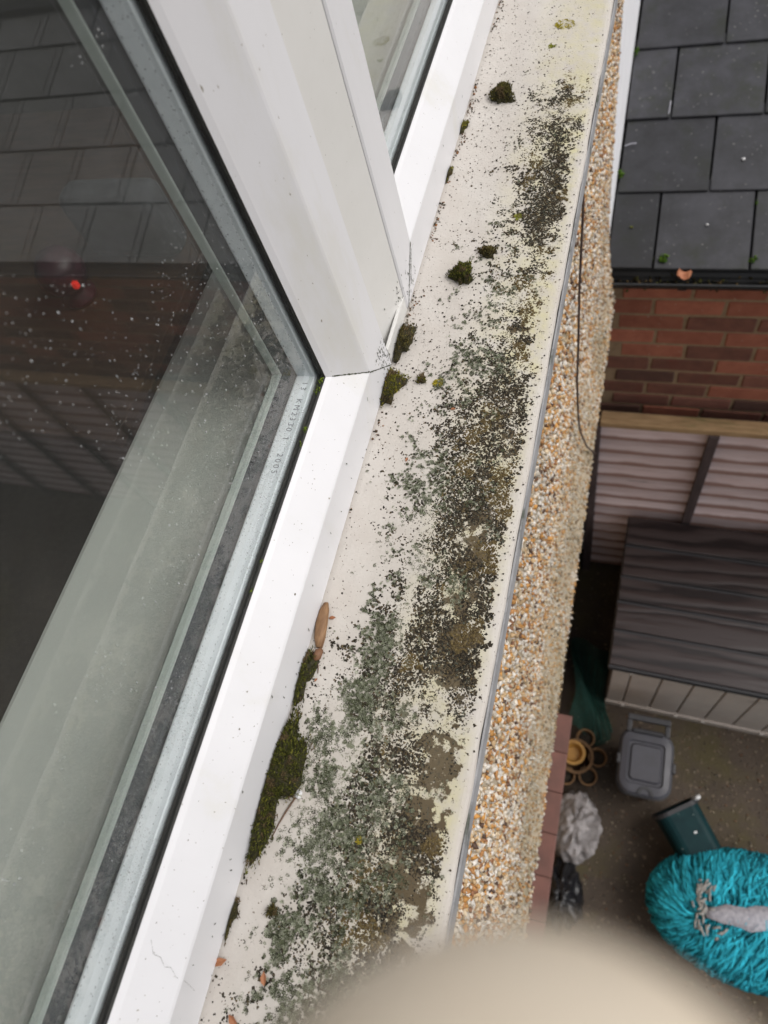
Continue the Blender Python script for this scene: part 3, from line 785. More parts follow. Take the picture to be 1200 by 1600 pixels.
# leafy grey-green lichen: small rosettes of curled lobes
LV, LF = [], []
for k in range(5):
    a = k * 1.2566
    def pt(r, da, z): return (r * math.cos(a + da), r * math.sin(a + da), z)
    b0 = len(LV)
    LV += [pt(0.05, 0, 0.05), pt(0.6, -0.5, 0.28), pt(0.6, 0.5, 0.30), pt(1.05, -0.28, 0.62), pt(1.0, 0.32, 0.5)]
    LF += [(b0, b0 + 1, b0 + 2), (b0 + 1, b0 + 3, b0 + 2), (b0 + 2, b0 + 3, b0 + 4)]
def scatter(n, y0, y1):
    return rng.uniform(0.001, 0.1365, n), rng.uniform(y0, y1, n)
NS = 210000
x, y = scatter(NS, -0.20, 1.15)
c = cover(x, y); u = x / 0.138
nz = rank(fbm(x * 105, y * 105, 3)) * 0.50 + 0.50 * rank(fbm(x * 360, y * 360, 3))
_w = np.clip((y - 0.15) / 0.5, 0, 0.28)
nz = nz * (1 - _w) + _w * rng.uniform(0, 1, NS)
green = np.clip(0.86 - np.abs(u - 0.30) * 2.3 + (rank(fbm(x * 38, y * 38, 3)) - 0.5) * 1.5, 0, 1)
green = green * np.where(rank(fbm(x * 210 + 7, y * 210, 3)) < 0.72, 1, 0.25)
green = green * np.clip((px_of(y) - 150) / 350, 0.35, 1)
acc = (nz < c * 1.12) & (rng.uniform(0, 1, NS) < 0.30 + 0.70 * green)
isg = acc & (rng.uniform(0, 1, NS) < green)
def near_scale(y): return np.clip(1.0 + (0.2 - y) * 0.25, 0.8, 1.1)
gx, gy = x[isg], y[isg]; n = len(gx)
S = (rng.uniform(0.0005, 0.0014, n) * near_scale(gy))[:, None] * rng.uniform(0.8, 1.2, (n, 3)) * np.array([[1, 1, 1.15]])
base = np.array([(0.205, 0.225, 0.145), (0.125, 0.138, 0.08), (0.38, 0.40, 0.30), (0.045, 0.048, 0.025), (0.26, 0.265, 0.20)])
C_ = base[rng.choice(5, n, p=[.26, .22, .17, .23, .12])] * rng.uniform(0.75, 1.15, (n, 1))
lg = inst('leafy_lichen', LV, LF, np.stack([gx, gy, sill_z(gx) + 0.0002], 1), rot_mats(rng.uniform(-.35, .35, n), rng.uniform(-.35, .35, n), rng.uniform(0, 6.28, n)), S, C_, M_attr, jitter=0.2)
tag(lg, 'grey-green leafy lichen spread over the middle of the sill', 'lichen', kind='stuff')
# dark crust lichen: flat granules
isb = (nz < c * 1.06) & ~isg & (rng.uniform(0, 1, NS) < np.clip(0.25 + 0.75 * (u + 0.15), 0, 1))
isb = isb | (~isg & (u > 0.45) & (rng.uniform(0, 1, NS) < 0.30 * np.clip(c, 0, 1) ** 2))
bx_, by_ = x[isb], y[isb]; n = len(bx_)
S = (rng.uniform(0.0004, 0.0013, n))[:, None] * rng.uniform(0.7, 1.3, (n, 3)) * np.array([[1, 1, 0.42]])
base = np.array([(0.050, 0.040, 0.028), (0.085, 0.068, 0.045), (0.030, 0.027, 0.020), (0.14, 0.105, 0.055), (0.10, 0.105, 0.08)])
C_ = base[rng.choice(5, n, p=[.33, .25, .2, .14, .08])] * rng.uniform(0.7, 1.2, (n, 1))
oc = (rank(fbm(bx_ * 34 + 3, by_ * 34, 3)) > 0.74) & (bx_ / 0.138 > 0.52)
C_[oc] = np.array([(0.145, 0.105, 0.045), (0.10, 0.072, 0.034), (0.18, 0.135, 0.06)])[rng.integers(0, 3, oc.sum())] * rng.uniform(0.7, 1.2, (oc.sum(), 1))
lb = inst('crust_lichen', OCT_V, OCT_F, np.stack([bx_, by_, sill_z(bx_) + 0.0002], 1), rot_mats(rng.uniform(-.2, .2, n), rng.uniform(-.2, .2, n), rng.uniform(0, 6.28, n)), S, C_, M_attr, jitter=0.35)
tag(lb, 'dark brown crusty lichen along the outer half of the sill', 'lichen', kind='stuff')
# scattered single specks all over
n = 6500
x, y = scatter(n, -0.2, 1.15)
S = (0.00025 + 0.0009 * rng.uniform(0, 1, n) ** 2.5)[:, None] * np.array([[1, 1, 0.5]])
lp = inst('speck_lichen', OCT_V, OCT_F, np.stack([x, y, sill_z(x) + 0.0002], 1), rot_mats(np.zeros(n), np.zeros(n), rng.uniform(0, 6.28, n)), S, base[rng.integers(0, 5, n)] * 1.1, M_attr, jitter=0.35)
tag(lp, 'tiny dark lichen specks dotted over the bare cream parts of the sill', 'lichen', kind='stuff')

# yellow lichen patches
def yellow(label, cx_, cy_, rx, ry, n, col=(0.40, 0.33, 0.03)):
    a, r = rng.uniform(0, 6.283, n), np.sqrt(rng.uniform(0, 1, n))
    x, y = cx_ + rx * r * np.cos(a), cy_ + ry * r * np.sin(a)
    k = rank(fbm(x * 300, y * 300, 3)) < 0.8
    x, y = x[k], y[k]; n = len(x)
    S = rng.uniform(0.0008, 0.0016, (n, 1)) * rng.uniform(0.8, 1.2, (n, 3)) * np.array([[1, 1, .7]])
    C = np.array([col]) * rng.uniform(0.6, 1.25, (n, 1))
    o = inst('yellow_lichen', LV, LF, np.stack([x, y, sill_z(x) + 0.0002], 1), rot_mats(rng.uniform(-.3, .3, n), rng.uniform(-.3, .3, n), rng.uniform(0, 6.28, n)), S, C, M_attr, jitter=0.2)
    tag(o, label, 'lichen', 'yellow lichen patches on the sill')
yellow('largest yellow lichen patch, at the far end of the sill', 0.088, 0.909, 0.012, 0.010, 260)
yellow('small yellow-green lichen patch just before the largest yellow one', 0.078, 0.866, 0.004, 0.005, 40, (0.25, 0.26, 0.03))
yellow('bright yellow lichen tuft beside the mossy post foot', 0.046, 0.371, 0.004, 0.005, 50)
yellow('yellow-green lichen dot at the outer side of the two moss tufts', 0.083, 0.585, 0.004, 0.004, 30, (0.25, 0.26, 0.03))
yellow('yellow lichen dot amid the densest green lichen near the camera', 0.0715, -0.008, 0.002, 0.0025, 20)

# moss cushions
def moss(label, cx_, cy_, rx, ry, h, n, cols=((0.055, 0.062, 0.012), (0.10, 0.105, 0.02), (0.028, 0.024, 0.012), (0.15, 0.14, 0.025)), pw_=(.4, .25, .25, .1), clipx=0.0008, rz=0.0):
    root = empty('moss_cushion', (cx_, cy_, sill_z(max(cx_, 0))), label, 'moss', 'moss cushions on the sill')
    V, F = [], []
    A, B = 30, 5
    ca, sa = math.cos(rz), math.sin(rz)
    def tr(px, py): return cx_ + ca * px - sa * py, cy_ + sa * px + ca * py
    for i in range(B):
        t = i / (B - 1) * math.pi / 2
        for k in range(A):
            a = k * 2 * math.pi / A
            wv = 0.88 + 0.20 * math.sin(3 * a + cx_ * 90) + 0.14 * math.sin(5 * a + cy_ * 70) + 0.10 * math.sin(9 * a + cy_ * 170)
            r = math.cos(t) * wv
            X_, Y_ = tr(rx * r * math.cos(a), ry * r * math.sin(a))
            V.append((max(X_, clipx), Y_, sill_z(max(X_, 0)) + h * 0.8 * math.sin(t)))
    for i in range(B - 1):
        for k in range(A): F.append((i * A + k, i * A + (k + 1) % A, (i + 1) * A + (k + 1) % A, (i + 1) * A + k))
    build('cushion', V, F, pm('moss_bed', (0.022, 0.02, 0.009), (0.05, 0.045, 0.015), rough=1, scale=300, bump=0.8, bscale=500), root, smooth=True)
    a, r = rng.uniform(0, 6.283, n), np.sqrt(rng.uniform(0, 1.0, n))
    wv = 0.92 + 0.22 * np.sin(3 * a + cx_ * 90) + 0.15 * np.sin(5 * a + cy_ * 70) + 0.12 * np.sin(9 * a + cy_ * 170) + rng.normal(0, 0.07, n)
    lx, ly = rx * r * wv * np.cos(a), ry * r * wv * np.sin(a)
    X_, Y_ = cx_ + ca * lx - sa * ly, cy_ + sa * lx + ca * ly
    zz = h * np.sqrt(np.clip(1 - r ** 2, 0, 1)) * 0.8
    k = X_ > clipx + 0.0006
    X_, Y_, zz, r, a = X_[k], Y_[k], zz[k], r[k], a[k]; n = len(X_)
    bv = [(-0.28, 0, 0), (0.28, 0, 0), (0, 0.28, 0), (0.1, 0.05, 0.6), (-0.3, 0.1, 0.75), (0.05, 0, 1.0)]
    bf = [(0, 1, 5), (1, 2, 5), (2, 0, 5), (1, 3, 4), (0, 4, 3)]
    tilt = r * 0.75
    M = rot_mats(-tilt * np.sin(a + rz) + rng.normal(0, .35, n), tilt * np.cos(a + rz) + rng.normal(0, .35, n), rng.uniform(0, .5, n))
    ln = rng.uniform(0.0016, 0.0042, n)
    S = np.stack([ln * 0.45, ln * 0.45, ln], 1)
    C = np.array(cols)[rng.choice(len(cols), n, p=pw_)] * rng.uniform(0.7, 1.9, (n, 1))
    dead = rank(fbm(X_ * 160, Y_ * 160, 3)) > 0.8
    C[dead] = np.array([[0.16, 0.115, 0.06]]) * rng.uniform(0.5, 1.3, (dead.sum(), 1))
    o = inst('moss_strands', bv, bf, np.stack([X_, Y_, sill_z(np.maximum(X_, 0)) + zz], 1), M, S, C, M_moss, root, jitter=0.15)
    tag(o, kind='stuff')
BR = ((0.075, 0.06, 0.02), (0.10, 0.085, 0.03), (0.035, 0.028, 0.014), (0.13, 0.11, 0.035))
YG = ((0.12, 0.12, 0.018), (0.19, 0.17, 0.025), (0.06, 0.055, 0.015), (0.25, 0.21, 0.03))
moss('large olive moss cushion against the near window rail', 0.001, 0.016, 0.0205, 0.050, 0.013, 5200)
moss('dark moss behind the tan seed husk at the near rail', 0.002, 0.092, 0.008, 0.024, 0.008, 700)
moss('yellow-green moss at the foot of the post, on its near side', 0.003, 0.360, 0.013, 0.021, 0.010, 900, YG)
moss('brown moss at the foot of the post, on its far side', 0.002, 0.412, 0.012, 0.022, 0.010, 800, BR)
moss('big brown-olive moss tuft standing alone on the far sill', 0.036, 0.772, 0.0125, 0.0155, 0.012, 1100, ((0.06, 0.055, 0.018), (0.10, 0.09, 0.025), (0.028, 0.022, 0.012), (0.14, 0.125, 0.03)))
moss('mid-sized dark green moss tuft with a yellow side, nearer of the two middle tufts', 0.043, 0.500, 0.011, 0.013, 0.011, 900)
moss('flat dark moss tuft, farther of the two middle tufts', 0.062, 0.532, 0.0085, 0.007, 0.006, 350, BR)
moss('tiny yellow-topped moss tuft between the post foot and the green lichen', 0.0305, 0.372, 0.004, 0.005, 0.004, 130, YG)
moss('small moss wedge under the far window rail', 0.000, 0.715, 0.0065, 0.010, 0.006, 220, YG)
moss('yellowish moss sliver at the far rail, nearer than the wedge', 0.000, 0.640, 0.0045, 0.013, 0.005, 180, YG)
moss('dark dirt-brown moss strip below the large cushion', 0.000, -0.072, 0.0045, 0.013, 0.004, 220, BR)
moss('dark moss grain standing apart in the bare strip near the camera', 0.026, -0.062, 0.0035, 0.0035, 0.002, 110, BR)

# crumbs, leaf scraps and grit along the frame foot: too many to count
n = 900
y = rng.uniform(-0.2, 1.1, n); x = np.abs(rng.normal(0, 0.004, n)) + 0.001
keep = rank(fbm(y * 14, x * 20, 3)) < 0.5
x, y = x[keep], y[keep]; n = len(x)
S = rng.uniform(0.0004, 0.0016, (n, 1)) * rng.uniform(0.5, 1.4, (n, 3))
pal2 = np.array([(0.09, 0.06, 0.04), (0.16, 0.09, 0.05), (0.05, 0.045, 0.03), (0.30, 0.14, 0.06), (0.2, 0.17, 0.13)])
gr = inst('grit', OCT_V, OCT_F, np.stack([x, y, sill_z(x) + 0.0004], 1), rot_mats(*(rng.uniform(0, 6.28, n) for _ in range(3))), S, pal2[rng.integers(0, 5, n)], M_attr, jitter=0.4)
tag(gr, 'dark grit and crumbs gathered along the foot of the window frames', 'grit', kind='stuff')

# winged seed husk
sh = empty('seed_husk', (0.006, 0.115, 0.0), 'tan winged seed husk leaning against the near window rail', 'seed husk')
V, F = [], []
sp_ = [(0.0035, 0.150, 0.0020, 0.0012), (0.0040, 0.143, 0.0046, 0.0022), (0.0052, 0.132, 0.0056, 0.0028), (0.0070, 0.121, 0.0050, 0.0028), (0.0085, 0.114, 0.0030, 0.0022)]
for i, (xx, yy, w, h) in enumerate(sp_):
    for k in range(8):
        a = k * math.pi / 4
        V.append((xx + w * math.cos(a) * 0.9, yy + w * math.cos(a) * 0.15, sill_z(xx) + h + h * math.sin(a)))
for i in range(len(sp_) - 1):
    for k in range(8): F.append((i * 8 + k, i * 8 + (k + 1) % 8, (i + 1) * 8 + (k + 1) % 8, (i + 1) * 8 + k))
F += [tuple(range(8)), tuple(range(32, 40))]
build('wing', V, F, M_seed, sh, smooth=True)
V = [(0.0092 + 0.0040 * v[0] + 0.0008 * v[1], 0.1085 + 0.0062 * v[1], sill_z(0.0092) + 0.0030 + 0.0030 * v[2]) for v in ICO_V]
build('seed', V, ICO_F, pm('seed_brown', (0.24, 0.12, 0.06), (0.15, 0.07, 0.035), rough=0.6, scale=150, bump=0.2), sh, smooth=True)
build('stalk', *tube([(0.0095, 0.104, -0.0005), (0.0115, 0.100, 0.0), (0.0125, 0.095, -0.0005)], 0.0004, 5), M_twig, sh)

tag(build('twig', *tube([(0.0215, 0.008, -0.001), (0.018, -0.002, 0.0002), (0.0150, -0.011, -0.0003), (0.0125, -0.022, -0.0005)], [0.0006, 0.0007, 0.0005, 0.0003], 6), M_twig), 'thin brown twig lying beside the large moss cushion', 'twig')
tag(build('straw', *tube([(0.0040, 0.112, 0.0006), (0.0050, 0.103, 0.0003), (0.0052, 0.095, 0.0001), (0.0032, 0.082, 0.0), (0.0012, 0.074, 0.0)], 0.00035, 5), pm('pale_straw', (0.42, 0.34, 0.24), rough=0.8, bump=0)), 'pale curved straw trailing from the seed husk', 'straw')
V = [(0.0232 + 0.0030 * v[0], 0.0105 + 0.0036 * v[1], sill_z(0.022) + 0.0014 + 0.0016 * v[2] * (1 if v[2] > 0 else 0.8)) for v in ICO_V]
tag(build('plaster_chip', V, ICO_F, M_whitebit), 'white plaster chip at the tip of the twig', 'chip')
for lab, xx, yy, r, a in (('orange leaf scrap at the sill foot beside the seed husk', 0.0115, 0.139, 0.0028, 0.3), ('small orange leaf crumb between the seed husk and the green lichen', 0.0125, 0.090, 0.0016, 1.1),
                          ('rust-red leaf scrap at the rail foot near the camera', 0.002, -0.098, 0.005, 0.5), ('curled brown leaf scrap amid green lichen nearest the camera', 0.033, -0.099, 0.004, 1.9),
                          ('brown leaf scrap at the bottom left of the sill', 0.021, -0.125, 0.0045, 2.6), ('orange-brown bud scale on green lichen beyond the dense band', 0.065, 0.345, 0.0024, 0.2),
                          ('reddish leaf scrap on the small lichen tuft left of the middle', 0.0365, 0.288, 0.0022, 1.4)):
    V = []
    for q, (p, s) in enumerate([(-1, 0), (-0.5, 0.42), (0.2, 0.5), (1, 0.05), (0.3, -0.45), (-0.5, -0.35)]):
        X_, Y_ = p * r * math.cos(a) - s * r * math.sin(a), p * r * math.sin(a) + s * r * math.cos(a)
        V.append((xx + X_, yy + Y_, sill_z(xx) + 0.0006 + abs(s) * r * 0.7))
    V += [(v[0], v[1], v[2] + 0.0003) for v in V] + [(xx, yy, sill_z(xx) + 0.0004), (xx, yy, sill_z(xx) + 0.0008)]
    F = [(i, (i + 1) % 6, 12) for i in range(6)] + [(6 + i, 6 + (i + 1) % 6, 13) for i in range(6)] + [(i, (i + 1) % 6, 6 + (i + 1) % 6, 6 + i) for i in range(6)]
    tag(build('leaf_scrap', V, F, M_leaf), lab, 'leaf', 'leaf scraps on the sill')

# ------------------------------------------------------------------ garage next door
ga = empty('garage', (3.0, 2.4, GZ), 'low brick garage with a wet slate roof, across the yard', 'garage')
YB = 1.80
wall = box('wall', (0.11, 7.0, YB + 0.0035, YB + 0.22, GZ, -1.255), M_mortar, ga)
def rel(o, parent):
    off = Vector((0, 0, 0)); p = parent
    while p is not None: off += p.location; p = p.parent
    return Vector(o) - off
bmeshes = []
for m_ in M_brick:
    for v_ in range(2):
        bm = bmesh.new(); bmesh.ops.create_cube(bm, size=1.0)
        for v in bm.verts:
            v.co = Vector((v.co.x * 0.213, v.co.y * 0.1, v.co.z * 0.063)) + Vector([random.uniform(-.002, .002) for _ in range(3)])
        bmesh.ops.bevel(bm, geom=list(bm.edges), offset=0.004, segments=1, affect='EDGES')
        me = bpy.data.meshes.new('brick'); bm.to_mesh(me); bm.free(); me.materials.append(m_); bmeshes.append(me)
far = []
for r in range(11):
    z = -1.262 - 0.0375 - 0.075 * r
    xo = (0.11 if r % 2 else 0.0) + random.uniform(-0.012, 0.012)
    k = 0
    while True:
        x = 0.16 + xo + k * 0.225
        k += 1
        if x > 6.9: break
        t = 0.08 + 0.075 * r
        kind = 0 if random.random() > t else (1 if random.random() < 0.8 else 2)
        y = YB + 0.048 + random.uniform(-0.002, 0.002)
        if x < 3.6:
            o = bpy.data.objects.new('brick', bmeshes[kind * 2 + random.randint(0, 1)])
            o.location = rel((x, y, z), wall); o.rotation_euler = (0, 0, random.choice((0, math.pi)))
            link(o, wall)
        else:
            far.append(boxv(x - .1075, x + .1075, y - .05, y + .05, z - .0325, z + .0325))
tag(build('brickwork', *merge(far), M_brick[1], wall), kind='stuff')

C_R, S_R = 0.256, 0.07
def rz_(y): return 0.5 - 1.714 + (y - 1.76) * S_R / C_R
roof = build('roof', [(0.104, 1.79, rz_(1.79) - 0.035), (7.0, 1.79, rz_(1.79) - 0.035), (7.0, 3.0, rz_(3.0) - 0.035), (0.104, 3.0, rz_(3.0) - 0.035),
                      (0.104, 1.79, rz_(1.79) - 0.075), (7.0, 1.79, rz_(1.79) - 0.075), (7.0, 3.0, rz_(3.0) - 0.075), (0.104, 3.0, rz_(3.0) - 0.075)],
             [(0, 1, 2, 3), (4, 7, 6, 5), (0, 4, 5, 1), (1, 5, 6, 2), (2, 6, 7, 3), (3, 7, 4, 0)], M_slate_gap, ga)
SW = 0.272
def slate_mesh(w):
    bm = bmesh.new(); bmesh.ops.create_cube(bm, size=1.0)
    for v in bm.verts:
        v.co = Vector((v.co.x * (w - 0.006), v.co.y * 0.31, v.co.z * 0.008))
    bmesh.ops.bevel(bm, geom=list(bm.edges), offset=0.0022, segments=1, affect='EDGES')
    me = bpy.data.meshes.new('slate'); bm.to_mesh(me); bm.free(); me.materials.append(M_slate); return me
sm = slate_mesh(SW)
ang = math.atan2(S_R, C_R)
far = []
for k in range(5):
    y0 = 1.745 + 0.2655 * k * math.cos(ang); joint = 0.242 if k % 2 == 0 else 0.380
    x = joint - SW / 2 - (SW if joint > 0.3 else 0)
    while x < 6.9:
        yc = y0 + 0.155 * math.cos(ang) ; z = rz_(y0 + 0.155 * math.cos(ang)) - 0.006 + random.uniform(-.001, .0015)
        x0 = max(x - SW / 2, 0.1035)
        if x + SW / 2 - x0 > 0.03:
            w = x + SW / 2 - x0
            if x < 4.6:
                o = bpy.data.objects.new('slate', sm if w > SW - 0.002 else slate_mesh(w))
                o.location = rel((x0 + w / 2, yc, z), roof)
                o.rotation_euler = (ang - 0.030 + random.uniform(-.003, .003), random.uniform(-.003, .003), random.uniform(-.003, .003))
                link(o, roof)
            else:
                v, f = boxv(x - SW / 2 + .003, x + SW / 2 - .003, yc - .15, yc + .15, z - .004, z + .004)
                far.append(([(a, b, c + (b - yc) * math.tan(ang - .03)) for a, b, c in v], f))
        x += SW
tag(build('slating', *merge(far), M_slate, roof), kind='stuff')
build('ridge', *tube([(0.104, 3.02, rz_(3.02) - 0.01), (7.0, 3.02, rz_(3.02) - 0.01)], 0.07, 10), M_slate, roof)
build('back_slope', [(0.104, 3.05, rz_(3.0) - 0.05), (7.0, 3.05, rz_(3.0) - 0.05), (7.0, 4.4, rz_(3.0) - 0.5), (0.104, 4.4, rz_(3.0) - 0.5),
                     (0.104, 3.05, rz_(3.0) - 0.09), (7.0, 3.05, rz_(3.0) - 0.09), (7.0, 4.4, rz_(3.0) - 0.54), (0.104, 4.4, rz_(3.0) - 0.54)],
      [(0, 1, 2, 3), (4, 7, 6, 5), (0, 4, 5, 1), (1, 5, 6, 2), (2, 6, 7, 3), (3, 7, 4, 0)], M_slate, roof)
box('back_wall', (0.11, 7.0, 4.2, 4.36, GZ, rz_(3.0) - 0.53), M_brick[1], ga)
# gutter: half round trough with lips, brackets
gy, gz, gr_ = 1.738, -1.236, 0.042
A = []
for k in range(11): A.append((gy + gr_ * math.cos(math.pi + k * math.pi / 10), gz + gr_ * math.sin(math.pi + k * math.pi / 10)))
A = [(gy - gr_ - 0.006, gz + 0.003), (gy - gr_ - 0.006, gz - 0.006)] + [(gy + (gr_ + 0.002) * math.cos(math.pi + k * math.pi / 10), gz + (gr_ + 0.002) * math.sin(math.pi + k * math.pi / 10)) for k in range(1, 10)] + [(gy + gr_ + 0.002, gz + 0.003), (gy + gr_ - 0.001, gz + 0.003)] + [(gy + (gr_ - 0.001) * math.cos(-k * math.pi / 10), gz + (gr_ - 0.001) * math.sin(-k * math.pi / 10)) for k in range(1, 10)] + [(gy - gr_ + 0.001, gz + 0.003)]
n = len(A)
V = [(0.112, a, b) for a, b in A] + [(7.0, a, b) for a, b in A]
gut = build('gutter', V, [(i, (i + 1) % n, n + (i + 1) % n, n + i) for i in range(n)] + [tuple(range(n)), tuple(range(n, 2 * n))], M_gutter, ga)
for xx in (0.335, 1.25, 2.2, 3.15, 4.1):
    V = []
    for w in (-0.012, 0.012):
        V += [(xx + w, gy + (gr_ + 0.006) * math.cos(math.pi + k * math.pi / 8), gz + (gr_ + 0.006) * math.sin(math.pi + k * math.pi / 8)) for k in range(9)]
        V += [(xx + w, gy + (gr_ + 0.0025) * math.cos(math.pi + k * math.pi / 8), gz + (gr_ + 0.0025) * math.sin(math.pi + k * math.pi / 8)) for k in range(8, -1, -1)]
    build('bracket', V, [(i, (i + 1) % 18, 18 + (i + 1) % 18, 18 + i) for i in range(18)] + [tuple(range(18)), tuple(range(18, 36))], M_gutter, gut)
build('eave_board', *boxv(0.112, 7.0, 1.782, 1.797, -1.30, -1.222), pm('mossy_eave', (0.06, 0.055, 0.04), (0.07, 0.085, 0.03), rough=0.9, scale=20, bump=0.4), ga)
# muck in the gutter
n = 700
x = rng.uniform(0.12, 3.5, n); yv = gy + rng.normal(0, 0.014, n)
k = rank(fbm(x * 5, yv * 5, 3)) < 0.55
x, yv = x[k], yv[k]; n = len(x)
tag(inst('silt', OCT_V, OCT_F, np.stack([x, yv, np.full(n, gz - 0.034)], 1), rot_mats(*(rng.uniform(0, 6.28, n) for _ in range(3))), rng.uniform(0.003, 0.010, (n, 1)) * rng.uniform(.5, 1.2, (n, 3)), np.array([(0.05, 0.045, 0.02), (0.09, 0.09, 0.03), (0.03, 0.022, 0.015), (0.16, 0.11, 0.05)])[rng.integers(0, 4, n)], M_attr, gut, jitter=0.3), kind='stuff')

def tuft(label, c, r, n, cols):
    p = rng.normal(0, 0.42, (n, 3)) * r + np.array(c)
    S = rng.uniform(0.25, 0.5, (n, 1)) * r * rng.uniform(.4, 1, (n, 3))
    C = np.array(cols)[rng.integers(0, len(cols), n)]
    o = inst('moss_tuft', OCT_V, OCT_F, p, rot_mats(*(rng.uniform(0, 6.28, n) for _ in range(3))), S, C, M_moss, jitter=0.3)
    tag(o, label, 'moss', 'moss tufts on the slate roof')
GRN = [(0.06, 0.13, 0.015), (0.10, 0.18, 0.02), (0.04, 0.08, 0.012)]
tuft('green moss tuft on the slate eave, left one above the gutter', (0.270, 1.772, rz_(1.772) + 0.002), 0.014, 90, GRN)
tuft('green moss tuft on the slate eave, right one near the photo edge', (0.520, 1.772, rz_(1.772) + 0.002), 0.011, 60, GRN)
tuft('small green moss tuft in the slate joint above the right eave tuft', (0.516, 1.955, rz_(1.955) + 0.002), 0.006, 26, GRN)
tuft('green moss tuft squeezed between white wall and slates', (0.112, 2.06, rz_(2.06) + 0.005), 0.012, 50, GRN)
tuft('upper moss tuft at the junction of white wall and slates', (0.110, 2.50, rz_(2.5) + 0.005), 0.010, 40, GRN)
tuft('pale yellow moss speck on the lowest left slate', (0.165, 1.88, rz_(1.88) + 0.002), 0.006, 24, [(0.2, 0.2, 0.05), (0.12, 0.13, 0.04)])
# dead leaf in the gutter
V, F = [], []
for i in range(5):
    for j in range(5):
        a, b = (i - 2) / 2, (j - 2) / 2
        V.append((0.335 + a * 0.021 * (1 - 0.3 * b * b), gy - 0.008 + b * 0.016, gz + 0.004 + 0.010 * a * a + 0.006 * math.sin(3 * b + a)))
for i in range(4):
    for j in range(4): F.append((i * 5 + j, i * 5 + j + 1, (i + 1) * 5 + j + 1, (i + 1) * 5 + j))
lf = build('dead_leaf', V, F, pm('orange_leaf', (0.48, 0.20, 0.10), (0.34, 0.12, 0.06), rough=0.7, scale=60, bump=0.2), smooth=True)
lf.modifiers.new('thick', 'SOLIDIFY').thickness = 0.0008
tag(lf, 'curled orange dead leaf caught in the black gutter', 'leaf')
for lab, c, d in (('short white stick lying on the slates beside the white wall', (0.130, 2.16), (0.035, 0.008)), ('pale twig lying in the slate joint, upper middle of the roof', (0.236, 2.285), (0.002, 0.045))):
    tag(build('stick', *tube([(c[0] - d[0] / 2, c[1] - d[1] / 2, rz_(c[1] - d[1] / 2) + 0.007), (c[0], c[1] + 0.001, rz_(c[1]) + 0.009), (c[0] + d[0] / 2, c[1] + d[1] / 2, rz_(c[1] + d[1] / 2) + 0.007)], 0.0020, 6), M_felt), lab, 'stick')
for lab, xx, yy, r in (('white bird dropping on the right slate of the middle course', 0.468, 2.10, 0.006), ('small white dropping on the slate just above the gutter', 0.385, 1.885, 0.004)):
    V = [(xx + r * v[0] * (1 + .2 * v[1]), yy + r * v[1], rz_(yy) + 0.003 + 0.003 * v[2]) for v in ICO_V]
    tag(build('bird_dropping', V, ICO_F, M_whitebit, smooth=True), lab, 'dropping')

# ------------------------------------------------------------------ fence
fe = empty('fence', (2.3, 1.72, GZ), 'weathered pinkish-grey horizontal board fence below the brick wall', 'fence')
rows = int(1.45 / 0.1)
for p in range(3):
    x0 = 0.13 + p * 1.83
    for r in range(rows):
        zt = -2.003 - 0.1 * r - random.uniform(-.004, .004)
        v, f = boxv(x0, x0 + 1.80, 0, 0, 0, 0)
        dz = random.uniform(-0.004, 0.004)
        v = [(x0, 1.712, zt), (x0 + 1.8, 1.712, zt + dz), (x0 + 1.8, 1.720, zt + dz), (x0, 1.720, zt), (x0, 1.684, zt - 0.108), (x0 + 1.8, 1.684, zt - 0.108 + dz), (x0 + 1.8, 1.702, zt - 0.108 + dz), (x0, 1.702, zt - 0.108)]
        f = [(0, 1, 2, 3), (4, 7, 6, 5), (0, 4, 5, 1), (1, 5, 6, 2), (2, 6, 7, 3), (3, 7, 4, 0)]
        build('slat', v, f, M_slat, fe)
    for b in range(4):
        xb = x0 + 0.405 + b * 0.435
        if b < 3: box('batten', (xb, xb + 0.038, 1.660, 1.6835, GZ + 0.03, -2.0), M_batten, fe, bevel=0.002)
    box('rail', (x0 - 0.005, x0 + 1.805, 1.668, 1.728, -2.0, -1.966), M_rail, fe, bevel=0.006)
for p in range(4):
    x0 = 0.088 + p * 1.83
    box('post', (x0, x0 + 0.04, 1.66, 1.74, GZ, -2.001), M_batten, fe, bevel=0.003)
build('gravel_board', *boxv(0.13, 5.6, 1.725, 1.745, GZ, -1.99), M_batten, fe)

# ------------------------------------------------------------------ storage box
sb = empty('storage_box', (0.95, 1.28, GZ), 'plastic storage box with a dark brown plank-look lid and beige front', 'storage box')
LZ = -2.74
XL0, XL1 = 0.275, 1.72
def rotp(v):     # the box stands a touch askew
    a = math.radians(-1.2); x, y = v[0] - 0.28, v[1] - 0.9
    return (0.28 + x * math.cos(a) - y * math.sin(a), 0.9 + x * math.sin(a) + y * math.cos(a), v[2])
def rbuild(name, b, mat, parent, bevel=0.0):
    v, f = boxv(*b)
    return build(name, [rotp(q) for q in v], f, mat, parent, bevel=bevel)
lid = rbuild('lid', (XL0, XL1, 0.900, 1.662, LZ - 0.052, LZ - 0.007), M_bind, sb, bevel=0.008)
cuts = [0.904, 1.072, 1.212, 1.338, 1.50, 1.658]
for i in range(5):
    rbuild('plank', (XL0 + 0.006, XL1 - 0.006, cuts[i] + 0.008, cuts[i + 1] - 0.008, LZ - 0.0065, LZ + 0.009 - 0.0015 * (i % 2)), M_lid, lid, bevel=0.0035)
rbuild('body', (XL0 + 0.03, XL1 - 0.03, 0.935, 1.63, GZ + 0.02, LZ - 0.053), M_beige, sb)
x = XL0 + 0.022
i = 0
